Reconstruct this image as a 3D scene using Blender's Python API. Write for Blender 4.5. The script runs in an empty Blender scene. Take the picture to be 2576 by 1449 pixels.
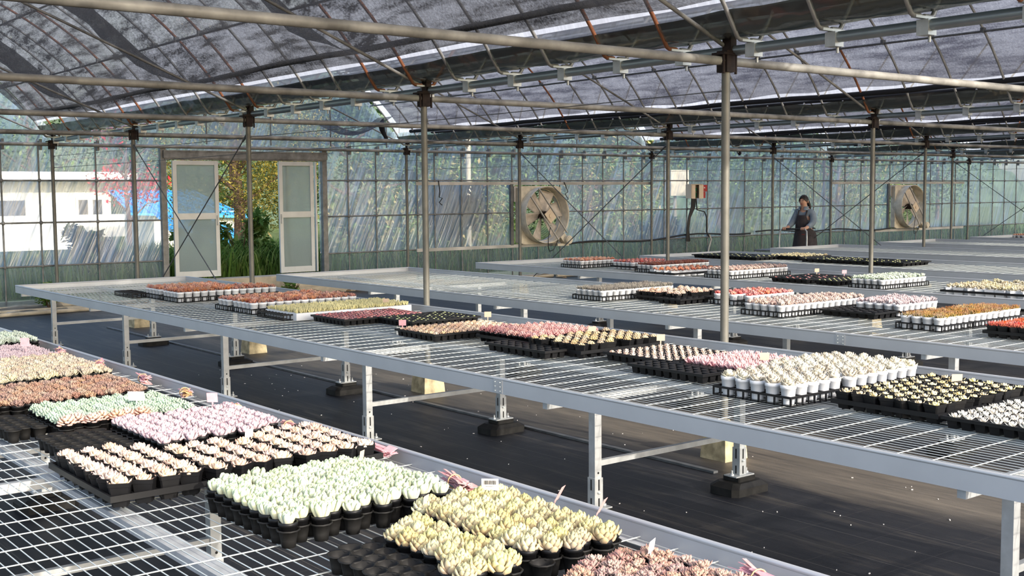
import bpy, bmesh, math, random
from mathutils import Vector, Matrix
S = bpy.context.scene
COL = S.collection
PI = math.pi
rnd = random.Random(7)

# ---------------------------------------------------------------- camera
CAM = Vector((0.7588, -1.5851, 1.6652))
YAW, PITCH, ROLL = math.radians(38.3002), math.radians(4.5804), math.radians(-0.5014)
FPX = 2948.7
def make_camera():
    ca, sa, cb, sb = math.cos(YAW), math.sin(YAW), math.cos(PITCH), math.sin(PITCH)
    f = Vector((sa*cb, ca*cb, -sb)); r = Vector((ca, -sa, 0)); u = r.cross(f)
    cc, sc = math.cos(ROLL), math.sin(ROLL)
    r, u = cc*r + sc*u, -sc*r + cc*u
    cd = bpy.data.cameras.new('camera'); co = bpy.data.objects.new('camera', cd); COL.objects.link(co)
    cd.sensor_width = 36; cd.lens = FPX/2576*36; cd.clip_start = .05; cd.clip_end = 600
    m = Matrix.Identity(4)
    for i in range(3):
        m[i][0] = r[i]; m[i][1] = u[i]; m[i][2] = -f[i]; m[i][3] = CAM[i]
    co.matrix_world = m
    S.camera = co
make_camera()

# ---------------------------------------------------------------- world, sun, exposure
SUN_EL, SUN_AZ = math.radians(21), math.radians(6)     # the sun stands low behind the camera, a little to the right of the bench lines
def make_light():
    w = bpy.data.worlds.new('world'); S.world = w; w.use_nodes = True
    nt = w.node_tree; nt.nodes.clear()
    o = nt.nodes.new('ShaderNodeOutputWorld'); b = nt.nodes.new('ShaderNodeBackground')
    sk = nt.nodes.new('ShaderNodeTexSky'); sk.sky_type = 'NISHITA'; sk.sun_disc = False
    sk.sun_elevation = math.radians(32); sk.sun_rotation = math.radians(180)
    sk.air_density = 1.0; sk.dust_density = 2.5; sk.ozone_density = 1.0
    b.inputs['Strength'].default_value = 0.42
    nt.links.new(sk.outputs[0], b.inputs[0]); nt.links.new(b.outputs[0], o.inputs[0])
    ld = bpy.data.lights.new('sun', 'SUN'); ld.energy = 3.9; ld.angle = math.radians(.7); ld.color = (1, .93, .80)
    lo = bpy.data.objects.new('sun', ld); COL.objects.link(lo)
    d = Vector((math.sin(SUN_AZ)*math.cos(SUN_EL), -math.cos(SUN_AZ)*math.cos(SUN_EL), math.sin(SUN_EL)))
    lo.rotation_euler = d.to_track_quat('Z', 'Y').to_euler()
make_light()
vs = S.view_settings
S.display_settings.display_device = 'sRGB'
vs.view_transform = 'Standard'; vs.look = 'None'; vs.gamma = 1; vs.use_curve_mapping = False
vs.exposure = 0.2
cy = S.cycles
cy.max_bounces = 6; cy.diffuse_bounces = 2; cy.glossy_bounces = 2; cy.transmission_bounces = 3
cy.transparent_max_bounces = 16; cy.caustics_reflective = False; cy.caustics_refractive = False
cy.use_adaptive_sampling = True; cy.adaptive_threshold = .02
cy.sample_clamp_indirect = 4

# ---------------------------------------------------------------- materials
class NT:
    def __init__(s, name):
        s.m = bpy.data.materials.new(name); s.m.use_nodes = True
        s.t = s.m.node_tree; s.t.nodes.clear(); s.out = s.n('OutputMaterial')
    def n(s, typ, **kw):
        x = s.t.nodes.new('ShaderNode' + typ)
        for k, v in kw.items():
            setattr(x, k, v)
        return x
    def set(s, node, **kw):
        for k, v in kw.items():
            node.inputs[k.replace('_', ' ')].default_value = v
        return node
    def l(s, a, b):
        s.t.links.new(a, b)
    def coords(s, scale=(1, 1, 1), rot=(0, 0, 0), kind='Object'):
        tc = s.n('TexCoord'); mp = s.n('Mapping')
        if any(rot):
            mp.vector_type = 'TEXTURE'; scale = tuple(1/x for x in scale)
        mp.inputs['Scale'].default_value = scale; mp.inputs['Rotation'].default_value = rot
        s.l(tc.outputs[kind], mp.inputs[0]); return mp.outputs[0]
    def noise(s, vec, scale, detail=3, rough=.55):
        x = s.n('TexNoise'); s.set(x, Scale=scale, Detail=detail, Roughness=rough)
        if vec is not None: s.l(vec, x.inputs['Vector'])
        return x.outputs['Fac']
    def ramp(s, fac, stops):
        x = s.n('ValToRGB'); e = x.color_ramp.elements
        while len(e) < len(stops): e.new(.5)
        for i, (p, c) in enumerate(stops):
            e[i].position = p; e[i].color = (*c, 1) if len(c) == 3 else c
        s.l(fac, x.inputs[0]); return x.outputs[0]
    def math(s, op, a, b):
        x = s.n('Math', operation=op)
        for i, v in enumerate((a, b)):
            if isinstance(v, (int, float)): x.inputs[i].default_value = v
            else: s.l(v, x.inputs[i])
        return x.outputs[0]
    def bump(s, h, strength, dist=.01):
        b = s.n('Bump'); s.set(b, Strength=strength, Distance=dist); s.l(h, b.inputs['Height']); return b.outputs[0]
    def pbsdf(s, color, rough=.5, metal=0., spec=.5):
        p = s.n('BsdfPrincipled')
        if isinstance(color, tuple): p.inputs['Base Color'].default_value = (*color, 1)
        else: s.l(color, p.inputs['Base Color'])
        p.inputs['Roughness'].default_value = rough; p.inputs['Metallic'].default_value = metal
        p.inputs['Specular IOR Level'].default_value = spec
        return p
    def done(s, shader):
        s.l(shader, s.out.inputs[0]); return s.m

def plain(name, c, rough=.5, metal=0., var=.0, scale=8., bump=0., spec=.5, stretch=(1, 1, 1)):
    t = NT(name)
    if var or bump:
        f = t.noise(t.coords(stretch), scale, 4)
    if var:
        lo = tuple(max(0, x*(1-var)) for x in c); hi = tuple(min(1, x*(1+var)) for x in c)
        p = t.pbsdf(t.ramp(f, [(.3, lo), (.7, hi)]), rough, metal, spec)
    else:
        p = t.pbsdf(c, rough, metal, spec)
    if bump:
        t.l(t.bump(f, bump), p.inputs['Normal'])
    return t.done(p.outputs[0])

def film(name, haze, base, amt, rot, scale, gloss=.12, tint=(1, 1, 1), trans=.6, lo=.52, hi=.74):
    """thin greenhouse film: mostly clear, with milky wrinkles that scatter light"""
    t = NT(name)
    v = t.coords(scale, rot)
    st = t.ramp(t.noise(v, 1.0, 5, .62), [(lo, (0, 0, 0)), (hi, (1, 1, 1))])
    v2 = t.coords(tuple(x*(3.1 if x > 2 else .9) for x in scale), tuple(r*.8 for r in rot))
    fine = t.ramp(t.noise(v2, 1.0, 3, .5), [(lo+.02, (0, 0, 0)), (lo+.13, (1, 1, 1))])
    big = t.ramp(t.noise(t.coords((1, 1, 1)), .9, 3), [(.35, (.30,)*3), (.65, (1, 1, 1))])
    st2 = t.math('MULTIPLY', t.math('ADD', t.math('MULTIPLY', st, .6), t.math('MULTIPLY', fine, .5)), big)
    fac = t.math('ADD', t.math('MULTIPLY', st2, amt), base)
    tr = t.n('BsdfTransparent'); tr.inputs[0].default_value = (*tint, 1)
    df = t.n('BsdfDiffuse'); df.inputs[0].default_value = (*haze, 1)
    tl = t.n('BsdfTranslucent'); tl.inputs[0].default_value = (*haze, 1)
    m1 = t.n('MixShader'); m1.inputs[0].default_value = trans
    t.l(df.outputs[0], m1.inputs[1]); t.l(tl.outputs[0], m1.inputs[2])
    m2 = t.n('MixShader'); t.l(fac, m2.inputs[0]); t.l(tr.outputs[0], m2.inputs[1]); t.l(m1.outputs[0], m2.inputs[2])
    gl = t.n('BsdfGlossy'); gl.inputs['Roughness'].default_value = .12
    t.l(t.bump(t.noise(v, 1.0, 4), .5, .05), gl.inputs['Normal'])
    m3 = t.n('MixShader'); m3.inputs[0].default_value = gloss
    t.l(m2.outputs[0], m3.inputs[1]); t.l(gl.outputs[0], m3.inputs[2])
    return t.done(m3.outputs[0])

def net_mat(name, c, alpha, rot=(0, 0, 0), sc=(9, 1.3, 9)):
    """woven shade net: dark threads with many fine holes, denser along its creases"""
    t = NT(name)
    v = t.coords(sc, rot)
    cr = t.ramp(t.noise(v, 1.1, 4, .6), [(.42, (0, 0, 0)), (.75, (1, 1, 1))])
    fine = t.noise(t.coords((1, 1, 1)), 60, 2)
    a = t.math('ADD', t.math('MULTIPLY', cr, .35), alpha)
    a = t.math('ADD', a, t.math('MULTIPLY', t.math('SUBTRACT', fine, .5), .45))
    p = t.pbsdf(t.ramp(fine, [(.3, tuple(x*.5 for x in c)), (.7, tuple(x*1.5 for x in c))]), .8, 0, .2)
    t.l(t.bump(t.noise(v, 1.1, 4), .9, .06), p.inputs['Normal'])
    tl = t.n('BsdfTranslucent'); tl.inputs[0].default_value = (*[min(1, x*2.2) for x in c], 1)
    m0 = t.n('MixShader'); m0.inputs[0].default_value = .35; t.l(p.outputs[0], m0.inputs[1]); t.l(tl.outputs[0], m0.inputs[2])
    tr = t.n('BsdfTransparent'); m = t.n('MixShader')
    t.l(a, m.inputs[0]); t.l(tr.outputs[0], m.inputs[1]); t.l(m0.outputs[0], m.inputs[2])
    return t.done(m.outputs[0])

def floor_mat():
    t = NT('weed_control_fabric')
    dust = t.noise(t.coords((3.0, .5, 1)), 1.3, 6, .65)
    fine = t.noise(t.coords((30, 2.5, 1)), 1.0, 4)
    c = t.ramp(t.math('ADD', t.math('MULTIPLY', dust, .75), t.math('MULTIPLY', fine, .25)),
               [(.36, (.006, .007, .011)), (.52, (.016, .016, .019)), (.70, (.085, .073, .058))])
    # woven guide threads every 25 cm along the rows
    tc = t.n('TexCoord'); sp = t.n('SeparateXYZ'); t.l(tc.outputs['Object'], sp.inputs[0])
    # sunlit floor painted in as lighter dusty brown bands along the walkways
    lit_aisle = 0
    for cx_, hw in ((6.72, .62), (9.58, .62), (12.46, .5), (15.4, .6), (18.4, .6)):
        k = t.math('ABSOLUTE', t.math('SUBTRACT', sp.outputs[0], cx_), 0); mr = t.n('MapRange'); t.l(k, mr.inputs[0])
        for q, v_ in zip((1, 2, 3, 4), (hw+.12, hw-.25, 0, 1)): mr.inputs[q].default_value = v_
        lit_aisle = t.math('MAXIMUM', lit_aisle, mr.outputs[0])
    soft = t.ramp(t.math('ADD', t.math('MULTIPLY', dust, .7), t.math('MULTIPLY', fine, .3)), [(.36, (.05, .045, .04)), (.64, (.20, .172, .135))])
    cm = t.n('MixRGB'); t.l(t.math('MULTIPLY', lit_aisle, .9), cm.inputs[0]); t.l(c, cm.inputs[1]); t.l(soft, cm.inputs[2]); c = cm.outputs[0]
    fr = t.math('FRACT', t.math('MULTIPLY', sp.outputs[0], 4.0), 0)
    ln = t.math('LESS_THAN', fr, .022)
    fy = t.math('LESS_THAN', t.math('FRACT', t.math('MULTIPLY', sp.outputs[1], 3.0), 0), .012)
    mx = t.n('MixRGB'); mx.inputs[2].default_value = (.11, .10, .09, 1); t.l(c, mx.inputs[1])
    t.l(t.math('MULTIPLY', t.math('MAXIMUM', ln, t.math('MULTIPLY', fy, .5)), .6), mx.inputs[0])
    p = t.pbsdf(mx.outputs[0], .55, 0, .35)
    t.l(t.bump(t.noise(t.coords((120, 120, 1)), 1.0, 2), .25, .004), p.inputs['Normal'])
    return t.done(p.outputs[0])

def leaf_mat(name, rough=.5, jit=.16):
    """succulent leaves: pigment from the leaf's own colour layer, each plant a little different"""
    t = NT(name)
    a = t.n('Attribute', attribute_name='Col'); oi = t.n('ObjectInfo')
    hs = t.n('HueSaturation'); t.l(a.outputs['Color'], hs.inputs['Color'])
    t.l(t.math('ADD', t.math('MULTIPLY', oi.outputs['Random'], .030), .485), hs.inputs['Hue'])
    t.l(t.math('ADD', t.math('MULTIPLY', oi.outputs['Random'], jit*2), 1-jit), hs.inputs['Value'])
    r2 = t.math('FRACT', t.math('MULTIPLY', oi.outputs['Random'], 7.31), 0)
    t.l(t.math('ADD', t.math('MULTIPLY', r2, .4), .8), hs.inputs['Saturation'])
    p = t.pbsdf(hs.outputs[0], rough, 0, .25)
    return t.done(p.outputs[0])

def foliage_mat(name, cols, trans=.3):
    t = NT(name)
    a = t.n('Attribute', attribute_name='Col')
    df = t.n('BsdfDiffuse'); tl = t.n('BsdfTranslucent'); m = t.n('MixShader'); m.inputs[0].default_value = trans
    t.l(a.outputs['Color'], df.inputs[0]); t.l(a.outputs['Color'], tl.inputs[0])
    t.l(df.outputs[0], m.inputs[1]); t.l(tl.outputs[0], m.inputs[2])
    return t.done(m.outputs[0])

M = {}
M['pipe'] = plain('weathered_pipe', (.17, .165, .145), .5, .3, .28, 5, .15, .4)
M['beam'] = plain('aged_galvanised_pipe', (.27, .265, .25), .55, .2, .5, 5, .3, .4)
M['steel'] = plain('galvanised_steel', (.50, .52, .53), .42, .45, .15, 14)
M['newsteel'] = plain('grey_steel_pipe', (.33, .38, .41), .35, .7, .1, 6)
M['dark'] = plain('dark_steel', (.13, .135, .14), .5, .4, .3, 12)
M['girt'] = plain('weathered_stud', (.20, .20, .195), .55, .3, .35, 9)
M['girtlight'] = plain('grey_channel', (.47, .46, .44), .55, .2, .25, 3)
M['rib'] = plain('roof_rib_steel', (.33, .33, .33), .5, .4, .3, 7)
M['rustrib'] = plain('rusty_rib', (.30, .115, .055), .7, .1, .5, 9)
M['rust'] = plain('rusted_clamp', (.022, .012, .010), .75, .2, .5, 30, .4)
M['alu'] = plain('aluminium_rim', (.55, .57, .60), .45, .35, .05, 4)
M['wire'] = plain('zinc_wire', (.72, .76, .74), .38, .35, .05, 20)
M['channel'] = plain('zinc_channel', (.56, .58, .60), .42, .4, .2, 9)
M['black'] = plain('black_plastic', (.007, .007, .008), .45, 0, .2, 20, 0, .3)
M['blackold'] = plain('dusty_black_plastic', (.012, .0115, .011), .6, 0, .5, 16, 0, .25)
M['white'] = plain('white_plastic', (.80, .82, .86), .4)
M['soil'] = plain('potting_soil', (.055, .038, .026), .95, 0, .6, 90, .5, .1)
M['concrete'] = plain('old_concrete', (.50, .42, .27), .9, 0, .45, 11, .5, .1)
M['curb'] = plain('pale_concrete', (.52, .45, .34), .9, 0, .25, 5, .3, .1)
M['dirt'] = plain('bare_earth', (.24, .17, .10), .95, 0, .6, 6, .8, .1)
M['cream'] = plain('cream_enamel', (.66, .60, .48), .5, .0, .2, 9)
M['fanblade'] = plain('fan_blade', (.62, .56, .50), .5, .1, .2, 12)
M['rubber'] = plain('black_rubber', (.015, .015, .016), .55)
M['redbox'] = plain('red_plastic', (.42, .03, .03), .45)
M['greenbox'] = plain('green_plastic', (.03, .16, .08), .45)
M['boxcream'] = plain('cream_plastic_box', (.76, .62, .46), .5)
M['tagw'] = plain('white_tag', (.84, .80, .76), .5)
M['tagp'] = plain('pink_tag', (.80, .42, .47), .5, 0, .15, 40)
M['tagb'] = plain('beige_tag', (.66, .50, .38), .5)
M['tagr'] = plain('coral_tag', (.78, .42, .40), .5, 0, .2, 60)
M['tago'] = plain('orange_tag', (.78, .46, .22), .5, 0, .2, 60)
M['doorframe'] = plain('door_aluminium', (.56, .58, .59), .45, .35, .06, 5)
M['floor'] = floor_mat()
M['leaf'] = leaf_mat('succulent_leaf')
M['foliage'] = foliage_mat('foliage', None)
M['wallfilm'] = film('wall_film', (.66, .79, .98), .30, .55, (0, math.radians(24), 0), (9, 9, .5), .06, (.90, .95, .98), .62, .47, .66)
M['lowfilm'] = film('wall_film_low', (.60, .72, .68), .26, .25, (0, math.radians(-8), 0), (12, 12, .6), .06, (.80, .90, .86), .6)
M['rooffilm'] = film('roof_film', (.94, .95, .97), .60, .30, (0, 0, math.radians(30)), (1.2, 9, 1.2), .04, (1, 1, 1), .92, .45, .75)
M['gutterfilm'] = None
M['pane'] = film('frosted_pane', (.56, .62, .57), .58, .06, (0, 0, 0), (40, 40, 40), .05, (.85, .9, .86), .55)
M['net_low'] = net_mat('shade_net', (.060, .058, .057), .76)
M['net_high'] = net_mat('shade_net_upper', (.100, .100, .118), .74)
M['netroll'] = plain('rolled_net', (.012, .012, .016), .8)
def strap_mat():
    t = NT('white_strap'); tl = t.n('BsdfTranslucent'); tl.inputs[0].default_value = (.95, .92, .86, 1)
    d = t.n('BsdfDiffuse'); d.inputs[0].default_value = (.9, .87, .8, 1); m = t.n('MixShader'); m.inputs[0].default_value = .25
    t.l(tl.outputs[0], m.inputs[1]); t.l(d.outputs[0], m.inputs[2]); return t.done(m.outputs[0])
M['strap'] = strap_mat()
def gutter_mat():
    t = NT('gutter_sheet')
    p = t.pbsdf((.055, .058, .058), .16, 0, .7)
    t.l(t.bump(t.noise(t.coords((1.5, 1.1, 1.5)), 1.2, 3), .6, .08), p.inputs['Normal'])
    tr = t.n('BsdfTransparent'); tr.inputs[0].default_value = (.8, .9, .7, 1)
    m = t.n('MixShader'); m.inputs[0].default_value = .94
    t.l(tr.outputs[0], m.inputs[1]); t.l(p.outputs[0], m.inputs[2])
    return t.done(m.outputs[0])
M['gutterfilm'] = gutter_mat()

# ---------------------------------------------------------------- mesh builder
class MB:
    def __init__(s):
        s.v = []; s.f = []; s.c = []; s.sm = []; s.mi = []
        s.col = None; s.cm = 0
    def add(s, vs, fs, smooth=False, cols=None):
        b = len(s.v); s.v.extend(vs)
        s.f.extend([tuple(i+b for i in f) for f in fs]); s.sm.extend([smooth]*len(fs)); s.mi.extend([s.cm]*len(fs))
        if cols is None: cols = [s.col or (1, 1, 1)]*len(vs)
        s.c.extend(cols)
        return s
    def box(s, c, d, m=None, taper=1.0):
        x, y, z = d[0]/2, d[1]/2, d[2]/2
        vs = []
        for sz, k in ((-1, 1.0), (1, taper)):
            for sx, sy in ((-1, -1), (1, -1), (1, 1), (-1, 1)):
                p = Vector((sx*x*k, sy*y*k, sz*z))
                if m is not None: p = m @ p
                vs.append((p.x+c[0], p.y+c[1], p.z+c[2]))
        return s.add(vs, [(3, 2, 1, 0), (4, 5, 6, 7), (0, 1, 5, 4), (1, 2, 6, 5), (2, 3, 7, 6), (3, 0, 4, 7)])
    def bbox(s, c, d, b=.004):
        """box with chamfered vertical and top edges"""
        x, y, z = d[0]/2, d[1]/2, d[2]/2
        vs = []
        for zz, i in ((-z, 0), (z-b, 0), (z, b)):
            for px, py in ((-x+i+b, -y+i), (x-i-b, -y+i), (x-i, -y+i+b), (x-i, y-i-b), (x-i-b, y-i), (-x+i+b, y-i), (-x+i, y-i-b), (-x+i, -y+i+b)):
                vs.append((c[0]+px, c[1]+py, c[2]+zz))
        fs = [tuple(range(7, -1, -1)), tuple(range(16, 24))]
        for r in range(2):
            for k in range(8):
                fs.append((r*8+k, r*8+(k+1) % 8, r*8+8+(k+1) % 8, r*8+8+k))
        return s.add(vs, fs)
    def tube(s, pts, r, n=8, cap=True, closed=False, smooth=True):
        pts = [Vector(p) for p in pts]; k = len(pts); vs = []; fs = []
        rs = r if isinstance(r, (list, tuple)) else [r]*k
        up = None
        for i, p in enumerate(pts):
            a = pts[i-1] if (i > 0 or closed) else p
            b = pts[(i+1) % k] if (i < k-1 or closed) else p
            d = (b-a).normalized()
            if up is None:
                up = Vector((0, 0, 1)) if abs(d.z) < .9 else Vector((1, 0, 0))
            x = up.cross(d)
            if x.length < 1e-4: x = Vector((1, 0, 0)).cross(d)
            x.normalize(); y = d.cross(x); up = y
            for j in range(n):
                t = 2*PI*j/n
                q = p + (x*math.cos(t)+y*math.sin(t))*rs[i]; vs.append(tuple(q))
        for i in range(k if closed else k-1):
            for j in range(n):
                a = i*n+j; b = i*n+(j+1) % n; c = ((i+1) % k)*n+(j+1) % n; d = ((i+1) % k)*n+j
                fs.append((a, b, c, d))
        s.add(vs, fs, smooth)
        if cap and not closed:
            s.add(vs[:n], [tuple(range(n-1, -1, -1))]); s.add(vs[-n:], [tuple(range(n))])
        return s
    def bar(s, a, b, w, h=None):
        """square bar from a to b"""
        a = Vector(a); b = Vector(b); d = b-a; L = d.length; h = h or w
        m = d.to_track_quat('X', 'Z').to_matrix()
        return s.box((a+b)/2, (L, w, h), m)
    def lathe(s, prof, c=(0, 0, 0), n=12, smooth=True, sq=None):
        vs = []; fs = []; k = len(prof)
        for r, z in prof:
            for j in range(n):
                t = 2*PI*j/n
                vs.append((c[0]+r*math.cos(t), c[1]+r*math.sin(t), c[2]+z))
        for i in range(k-1):
            for j in range(n):
                fs.append((i*n+j, i*n+(j+1) % n, (i+1)*n+(j+1) % n, (i+1)*n+j))
        return s.add(vs, fs, smooth)
    def disc(s, c, r, n=12):
        return s.add([(c[0]+r*math.cos(2*PI*j/n), c[1]+r*math.sin(2*PI*j/n), c[2]) for j in range(n)], [tuple(range(n))])
    def quad(s, a, b, c, d):
        return s.add([tuple(a), tuple(b), tuple(c), tuple(d)], [(0, 1, 2, 3)])
    def grid(s, fn, nu, nv, smooth=True):
        vs = [tuple(fn(i/nu, j/nv)) for i in range(nu+1) for j in range(nv+1)]
        fs = [(i*(nv+1)+j, (i+1)*(nv+1)+j, (i+1)*(nv+1)+j+1, i*(nv+1)+j+1) for i in range(nu) for j in range(nv)]
        return s.add(vs, fs, smooth)
    def mesh(s, name, mat, colors=False):
        me = bpy.data.meshes.new(name); me.from_pydata(s.v, [], s.f)
        me.polygons.foreach_set('use_smooth', s.sm)
        if colors:
            at = me.color_attributes.new('Col', 'FLOAT_COLOR', 'POINT')
            flat = []
            for c in s.c: flat.extend((c[0], c[1], c[2], 1.0))
            at.data.foreach_set('color', flat)
        if isinstance(mat, (list, tuple)):
            for q in mat: me.materials.append(q)
            me.polygons.foreach_set('material_index', s.mi)
        elif mat is not None: me.materials.append(mat)
        me.update(); return me
    def obj(s, name, mat, parent=None, colors=False, loc=None):
        return link(name, s.mesh(name, mat, colors), parent, loc)

def link(name, me, parent=None, loc=None, rz=0.):
    o = bpy.data.objects.new(name, me); COL.objects.link(o)
    if parent is not None: o.parent = parent
    if loc is not None: o.location = loc
    if rz: o.rotation_euler = (0, 0, rz)
    return o
def thing(name, label, cat, loc=(0, 0, 0), rz=0., group=None, data=None):
    o = bpy.data.objects.new(name, data); COL.objects.link(o)
    o.location = loc; o.rotation_euler = (0, 0, rz)
    if data is None: o.empty_display_size = .1
    o['label'] = label; o['category'] = cat
    if group: o['group'] = group
    return o
def tag(o, label, cat, group=None, kind=None):
    o['label'] = label; o['category'] = cat
    if group: o['group'] = group
    if kind: o['kind'] = kind
    return o
def struct(o):
    o['kind'] = 'structure'; return o
ORD = ['first', 'second', 'third', 'fourth', 'fifth', 'sixth', 'seventh', 'eighth', 'ninth', 'tenth']
# ---------------------------------------------------------------- greenhouse shell
DX, DY, HB, WY = 6.3035, 3.3, 2.462, 16.6
RC, ZC = 3.6, .67
NBAY = 6
def arc_z(x, xc, r=RC):
    d = r*r-(x-xc)**2
    return ZC+math.sqrt(max(d, 0))
def roof_z(x):
    i = math.floor(x/DX); xc = (i+.5)*DX; t = abs(x-xc)
    return arc_z(min(max(x, xc-3.05), xc+3.05), xc, 3.64)

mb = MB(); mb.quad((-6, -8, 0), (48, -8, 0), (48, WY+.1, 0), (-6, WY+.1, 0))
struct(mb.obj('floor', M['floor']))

# ---- end wall: clear film with openings, steel studs and rails
HOLES = [(8.12, 10.86, 0., 2.28), (15.20, 16.30, .66, 1.84), (27.84, 29.0, .66, 1.84)]
def wall_panels(z0, z1, gable):
    b = MB(); xs = [-2.0]
    while xs[-1] < 40: xs.append(xs[-1]+.6)
    for h in HOLES: xs += [h[0], h[1]]
    xs = sorted(set(round(x, 3) for x in xs))
    for a, c in zip(xs, xs[1:]):
        mid = (a+c)/2; cuts = [(z0, None)]
        segs = []; lo = z0
        for h in HOLES:
            if h[0] <= mid <= h[1] and h[3] > z0 and h[2] < (99 if gable else z1):
                if h[2] > lo: segs.append((lo, h[2], False))
                lo = max(lo, h[3])
        if gable or lo < z1: segs.append((lo, z1, gable))
        for l, t, g in segs:
            ta, tc = (roof_z(a+.001), roof_z(c-.001)) if g else (t, t)
            b.quad((a, WY+.03, l), (c, WY+.03, l), (c, WY+.03, tc), (a, WY+.03, ta))
    return b
wall = struct(wall_panels(.66, 9, True).obj('wall_back', M['wallfilm']))
low = wall_panels(0, .66, False).obj('skirt_film', M['lowfilm'], wall)
STUDS = [5.0, 5.59, 6.13, 6.98, 7.55, 8.03, 10.93, 11.43, 12.01, 12.90, 13.29, 13.91, 14.53, 15.14, 15.8, 16.38, 17.0, 17.57, 18.17, 18.72,
         19.4, 20.12, 20.8, 21.45, 22.07, 22.7, 23.36, 23.97, 24.65, 25.3, 25.91, 26.59, 27.2, 27.86, 28.48, 29.1, 29.76, 30.35, 31.0, 31.65, 32.3, 32.99, 33.63, 34.3, 35.0]
for i, x in enumerate(STUDS):
    b = MB(); doorpost = x in (8.03, 10.93)
    infan = any(h[0] < x < h[1] for h in HOLES[1:])
    if doorpost:
        b.box((x, WY-.03, 1.24), (.09, .08, 2.48))
    elif infan:
        b.tube([(x, WY, 0), (x, WY, .62)], .013); b.tube([(x, WY, 1.88), (x, WY, 2.5)], .013)
    else:
        b.tube([(x, WY, 0), (x, WY, 2.52)], .014)
    if not doorpost:
        b.box((x+.03, WY-.035, HB), (.035, .05, .16))
        for z in (.65, 1.30, 1.93): 
            if not infan or z > 1.9: b.lathe([(.012, -.03), (.026, -.015), (.026, .015), (.012, .03)], (x, WY-.012, z), 8)
    b.obj('stud', M['girt'], wall)
for x in [6.5+1.15*k for k in range(25)]:
    MB().tube([(x, WY, 2.52), (x, WY, roof_z(x))], .013).obj('gable_stud', M['girt'], wall)
def rail(name, segs, mat, r=None, w=None):
    b = MB()
    for a, c, z in segs:
        if r: b.tube([(a, WY-.014, z), (c, WY-.014, z)], r)
        else: b.box(((a+c)/2, WY-.03, z), (c-a, .03, w))
    b.obj(name, M[mat], wall)
rail('girt', [(-2, 8.03, 1.93), (10.93, 38, 1.93)], 'girt', r=.013)
rail('girt', [(-2, 8.03, 1.30), (10.93, 15.2, 1.30), (16.3, 27.84, 1.30), (29, 38, 1.3)], 'girt', r=.013)
rail('girt', [(-2, 8.03, .65), (10.93, 12.85, .65), (16.3, 38, .65)], 'girt', r=.013)
rail('base_rail', [(-2, 8.03, .04), (10.93, 38, .04)], 'girtlight', r=.022)
rail('fan_rail', [(12.85, 19.0, 1.875), (25.3, 31.4, 1.875)], 'girtlight', w=.06)
rail('fan_rail', [(12.85, 16.4, .64), (27.2, 31.4, .62)], 'girtlight', w=.06)
rail('gable_rail', [(-2, 38, 2.62)], 'girt', r=.012)
# opening posts next to the fans
for x in (15.1, 27.76): MB().box((x, WY-.03, 1.26), (.07, .05, 1.2)).obj('fan_jamb', M['dark'], wall)

# ---- sliding door: track head, two leaves slid to the sides, concrete sill
b = MB(); b.box((9.5, WY-.05, 2.345), (2.95, .10, .12)); b.box((9.5, WY-.06, 2.275), (2.9, .05, .03)); b.box((9.5, WY-.10, 2.40), (2.95, .02, .02))
struct(b.obj('trim_1', M['girt']))
def door(name, x0, x1, y, double):
    root = bpy.data.objects.new(name, None); COL.objects.link(root); root.location = (x0, y, .36); struct(root)
    w = x1-x0; H = 1.89
    f = MB()
    for x in (.03, w-.03): f.box((x, 0, H/2), (.065, .045, H))
    for z, h in ((.05, .10), (H-.035, .07), (.99, .10)): f.box((w/2, 0, z), (w-.12, .04, h))
    f.obj('frame', M['doorframe'], root)
    MB().box((w/2, .0, .52), (w-.12, .008, .86)).obj('pane', M['pane'], root)
    MB().box((w/2, .0, 1.44), (w-.12, .008, .82)).obj('pane', M['pane'], root)
    if double:
        MB().box((.14, .035, H/2), (.035, .02, H-.1)).obj('stile', M['doorframe'], root)
        MB().box((w+.06, .02, H/2), (.03, .05, H)).obj('stile', M['doorframe'], root)
    MB().box((w-.03 if not double else .03, -.03, .92), (.02, .03, .16)).obj('handle', M['steel'], root)
door('door_1', 8.18, 8.95, WY-.05, False)
door('door_2', 10.03, 10.68, WY-.09, True)
b = MB(); b.bbox((10.3, WY-.16, .165), (4.7, .34, .33), .012); b.box((10.6, WY-.36, .06), (5.2, .10, .12))
struct(b.obj('trim_2', M['curb']))

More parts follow.
